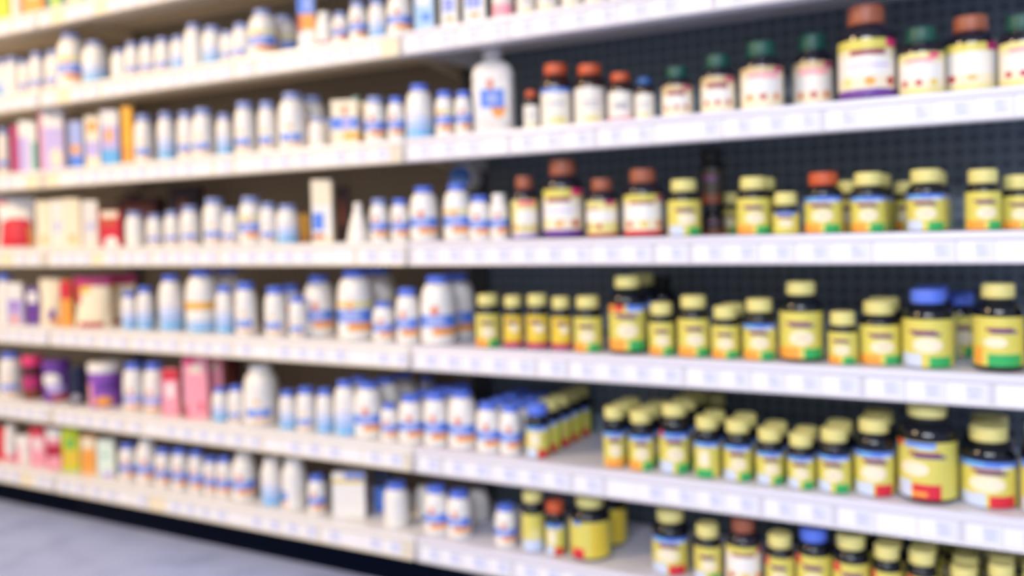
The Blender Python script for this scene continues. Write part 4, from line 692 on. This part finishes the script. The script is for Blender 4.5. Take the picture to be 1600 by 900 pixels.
K|kcr|-0.8062|0.0417|0.1363|0.0204|0.1056|19.3|orange|orange-capped bottle, orange-capped dark bottle with red corner, on the bottom shelf|
KL|kback|-0.7399|0.0620|0.1363|0.0417|0.1209|34.0|yellow|big yellow-backed bottle, huge bottle showing its yellow back, on the bottom shelf|
K|kbcr|-0.5725|0.0577|0.1363|0.0350|0.1158|11.6|yellow|speckled bottle, blue-topped bottle with red corner, on the bottom shelf|
K|kcg|-0.4974|0.0448|0.1363|0.0250|0.1010|11.8|yellow|yellow-labelled dark bottle with green corner, just right of the speckled bottle, bottom shelf|each yellow-labelled dark bottle with green corner on the bottom shelf
G|gred2|-0.4332|0.0507|0.1363|0.0312|0.1197|18.8|brown|rust-capped jar, brown-capped jar with red base, on the bottom shelf|
K|kred|-0.3679|0.0460|0.1363|0.0251|0.1015|4.0|yellow|yellow-labelled bottle with red corner badge, just right of the rust-capped jar, bottom shelf|each yellow-labelled bottle with red corner badge on the bottom shelf
K|kred|-0.3117|0.0540|0.1363|0.0302|0.1183|3.8|blue|blue-capped bottle, blue-capped yellow-labelled bottle with red corner badge, on the bottom shelf|
K|kred|-0.2500|0.0491|0.1363|0.0306|0.1163|11.9|yellow|yellow-labelled bottle with red corner badge, just right of the blue-capped bottle, bottom shelf|each yellow-labelled bottle with red corner badge on the bottom shelf
K|kred|-0.1927|0.0424|0.1363|0.0237|0.1095|-1.2|yellow|yellow-labelled bottle with red corner badge, second right of the blue-capped bottle, bottom shelf|each yellow-labelled bottle with red corner badge on the bottom shelf
K|kred|-0.1397|0.0461|0.1363|0.0244|0.1078|11.1|yellow|yellow-labelled bottle with red corner badge, third right of the blue-capped bottle, bottom shelf|each yellow-labelled bottle with red corner badge on the bottom shelf
K|kcg|-0.0780|0.0472|0.1363|0.0239|0.0899|-1.2|yellow|yellow-labelled dark bottle with green corner, fourth right of the blue-capped bottle, bottom shelf|each yellow-labelled dark bottle with green corner on the bottom shelf
K|kcg|-0.0256|0.0425|0.1363|0.0214|0.1040|1.7|yellow|yellow-labelled dark bottle with green corner, fifth right of the blue-capped bottle, bottom shelf|each yellow-labelled dark bottle with green corner on the bottom shelf
K|kcg|0.0222|0.0417|0.1363|0.0211|0.0970|2.0|yellow|yellow-labelled dark bottle with green corner, sixth right of the blue-capped bottle, bottom shelf|each yellow-labelled dark bottle with green corner on the bottom shelf
KL|kback|-0.7399|0.1473|0.1363|0.0417|0.1209|34.0|yellow|yellow-capped dark bottle directly behind the big yellow-backed bottle, bottom shelf|each yellow-capped dark bottle in the rows behind, bottom shelf
K|kred|-0.2500|0.1122|0.1363|0.0306|0.1163|-0.6|yellow|yellow-capped dark bottle directly behind the one just right of the blue-capped bottle, bottom shelf|each yellow-capped dark bottle in the rows behind, bottom shelf
K|kred|-0.1927|0.0918|0.1363|0.0237|0.1095|10.4|yellow|yellow-capped dark bottle directly behind the second one right of the blue-capped bottle, bottom shelf|each yellow-capped dark bottle in the rows behind, bottom shelf
K|kred|-0.1397|0.0968|0.1363|0.0244|0.1078|-1.6|yellow|yellow-capped dark bottle directly behind the third one right of the blue-capped bottle, bottom shelf|each yellow-capped dark bottle in the rows behind, bottom shelf
K|kred|-0.1397|0.1475|0.1363|0.0244|0.1078|6.9|yellow|yellow-capped dark bottle second behind the third one right of the blue-capped bottle, bottom shelf|each yellow-capped dark bottle in the rows behind, bottom shelf
K|kcg|-0.0780|0.0970|0.1363|0.0239|0.0899|-5.6|yellow|yellow-capped dark bottle directly behind the fourth one right of the blue-capped bottle, bottom shelf|each yellow-capped dark bottle in the rows behind, bottom shelf
K|kcg|-0.0780|0.1467|0.1363|0.0239|0.0899|6.2|yellow|yellow-capped dark bottle second behind the fourth one right of the blue-capped bottle, bottom shelf|each yellow-capped dark bottle in the rows behind, bottom shelf
K|kcg|-0.0780|0.1965|0.1363|0.0239|0.0899|-3.3|yellow|yellow-capped dark bottle third behind the fourth one right of the blue-capped bottle, bottom shelf|each yellow-capped dark bottle in the rows behind, bottom shelf
K|kcg|-0.0256|0.0874|0.1363|0.0214|0.1040|-4.1|yellow|yellow-capped dark bottle directly behind the fifth one right of the blue-capped bottle, bottom shelf|each yellow-capped dark bottle in the rows behind, bottom shelf
K|kcg|-0.0256|0.1323|0.1363|0.0214|0.1040|-6.8|yellow|yellow-capped dark bottle second behind the fifth one right of the blue-capped bottle, bottom shelf|each yellow-capped dark bottle in the rows behind, bottom shelf
K|kcg|0.0222|0.0858|0.1363|0.0211|0.0970|-3.4|yellow|yellow-capped dark bottle directly behind the sixth one right of the blue-capped bottle, bottom shelf|each yellow-capped dark bottle in the rows behind, bottom shelf
K|kcg|0.0222|0.1300|0.1363|0.0211|0.0970|-3.3|yellow|yellow-capped dark bottle second behind the sixth one right of the blue-capped bottle, bottom shelf|each yellow-capped dark bottle in the rows behind, bottom shelf
K|kog|-0.0581|0.2401|0.1363|0.0221|0.0656|9.1|yellow|yellow-capped dark bottle behind the fourth one right of the blue-capped bottle, bottom shelf|each yellow-capped dark bottle at the back, bottom shelf
K|kog|-0.0035|0.1730|0.1363|0.0230|0.0825|1.8|yellow|yellow-capped dark bottle behind the fifth one right of the blue-capped bottle, bottom shelf|each yellow-capped dark bottle at the back, bottom shelf
K|kog|-0.1160|0.2286|0.1363|0.0246|0.0700|0.5|yellow|yellow-capped dark bottle at the back near the blue-capped bottle, bottom shelf|each yellow-capped dark bottle at the back, bottom shelf
"""

for line in DATA.strip().split('\n'):
    kind, des, x, y, z, R, H, rot, cap, label, group = line.split('|')
    x, y, z, R, H, rot = map(float, (x, y, z, R, H, rot))
    nm, cat = NAMES[kind]
    root = empty(nm, (x, y, z + .0003), math.radians(rot))
    tagged(root, label, cat, group or None)
    if kind in SHAPE: bottle(kind, des, root, R, H, cap)
    elif kind == 'BOX': carton(des, root, R, H)
    elif kind == 'POUCH': pouch(des, root, R, H)
    elif kind == 'JAR': tub(des, root, R, H)
    elif kind == 'JUG': jug(root, R, H)
    elif kind == 'CONE': cone(root, R, H)
    elif kind == 'LYING':
        bottle('W', 'wp', root, R, H, 'navy')
        root.rotation_euler = (math.radians(90), 0, math.radians(rot)); root.location = (x, y + .05, z + R + .0003)
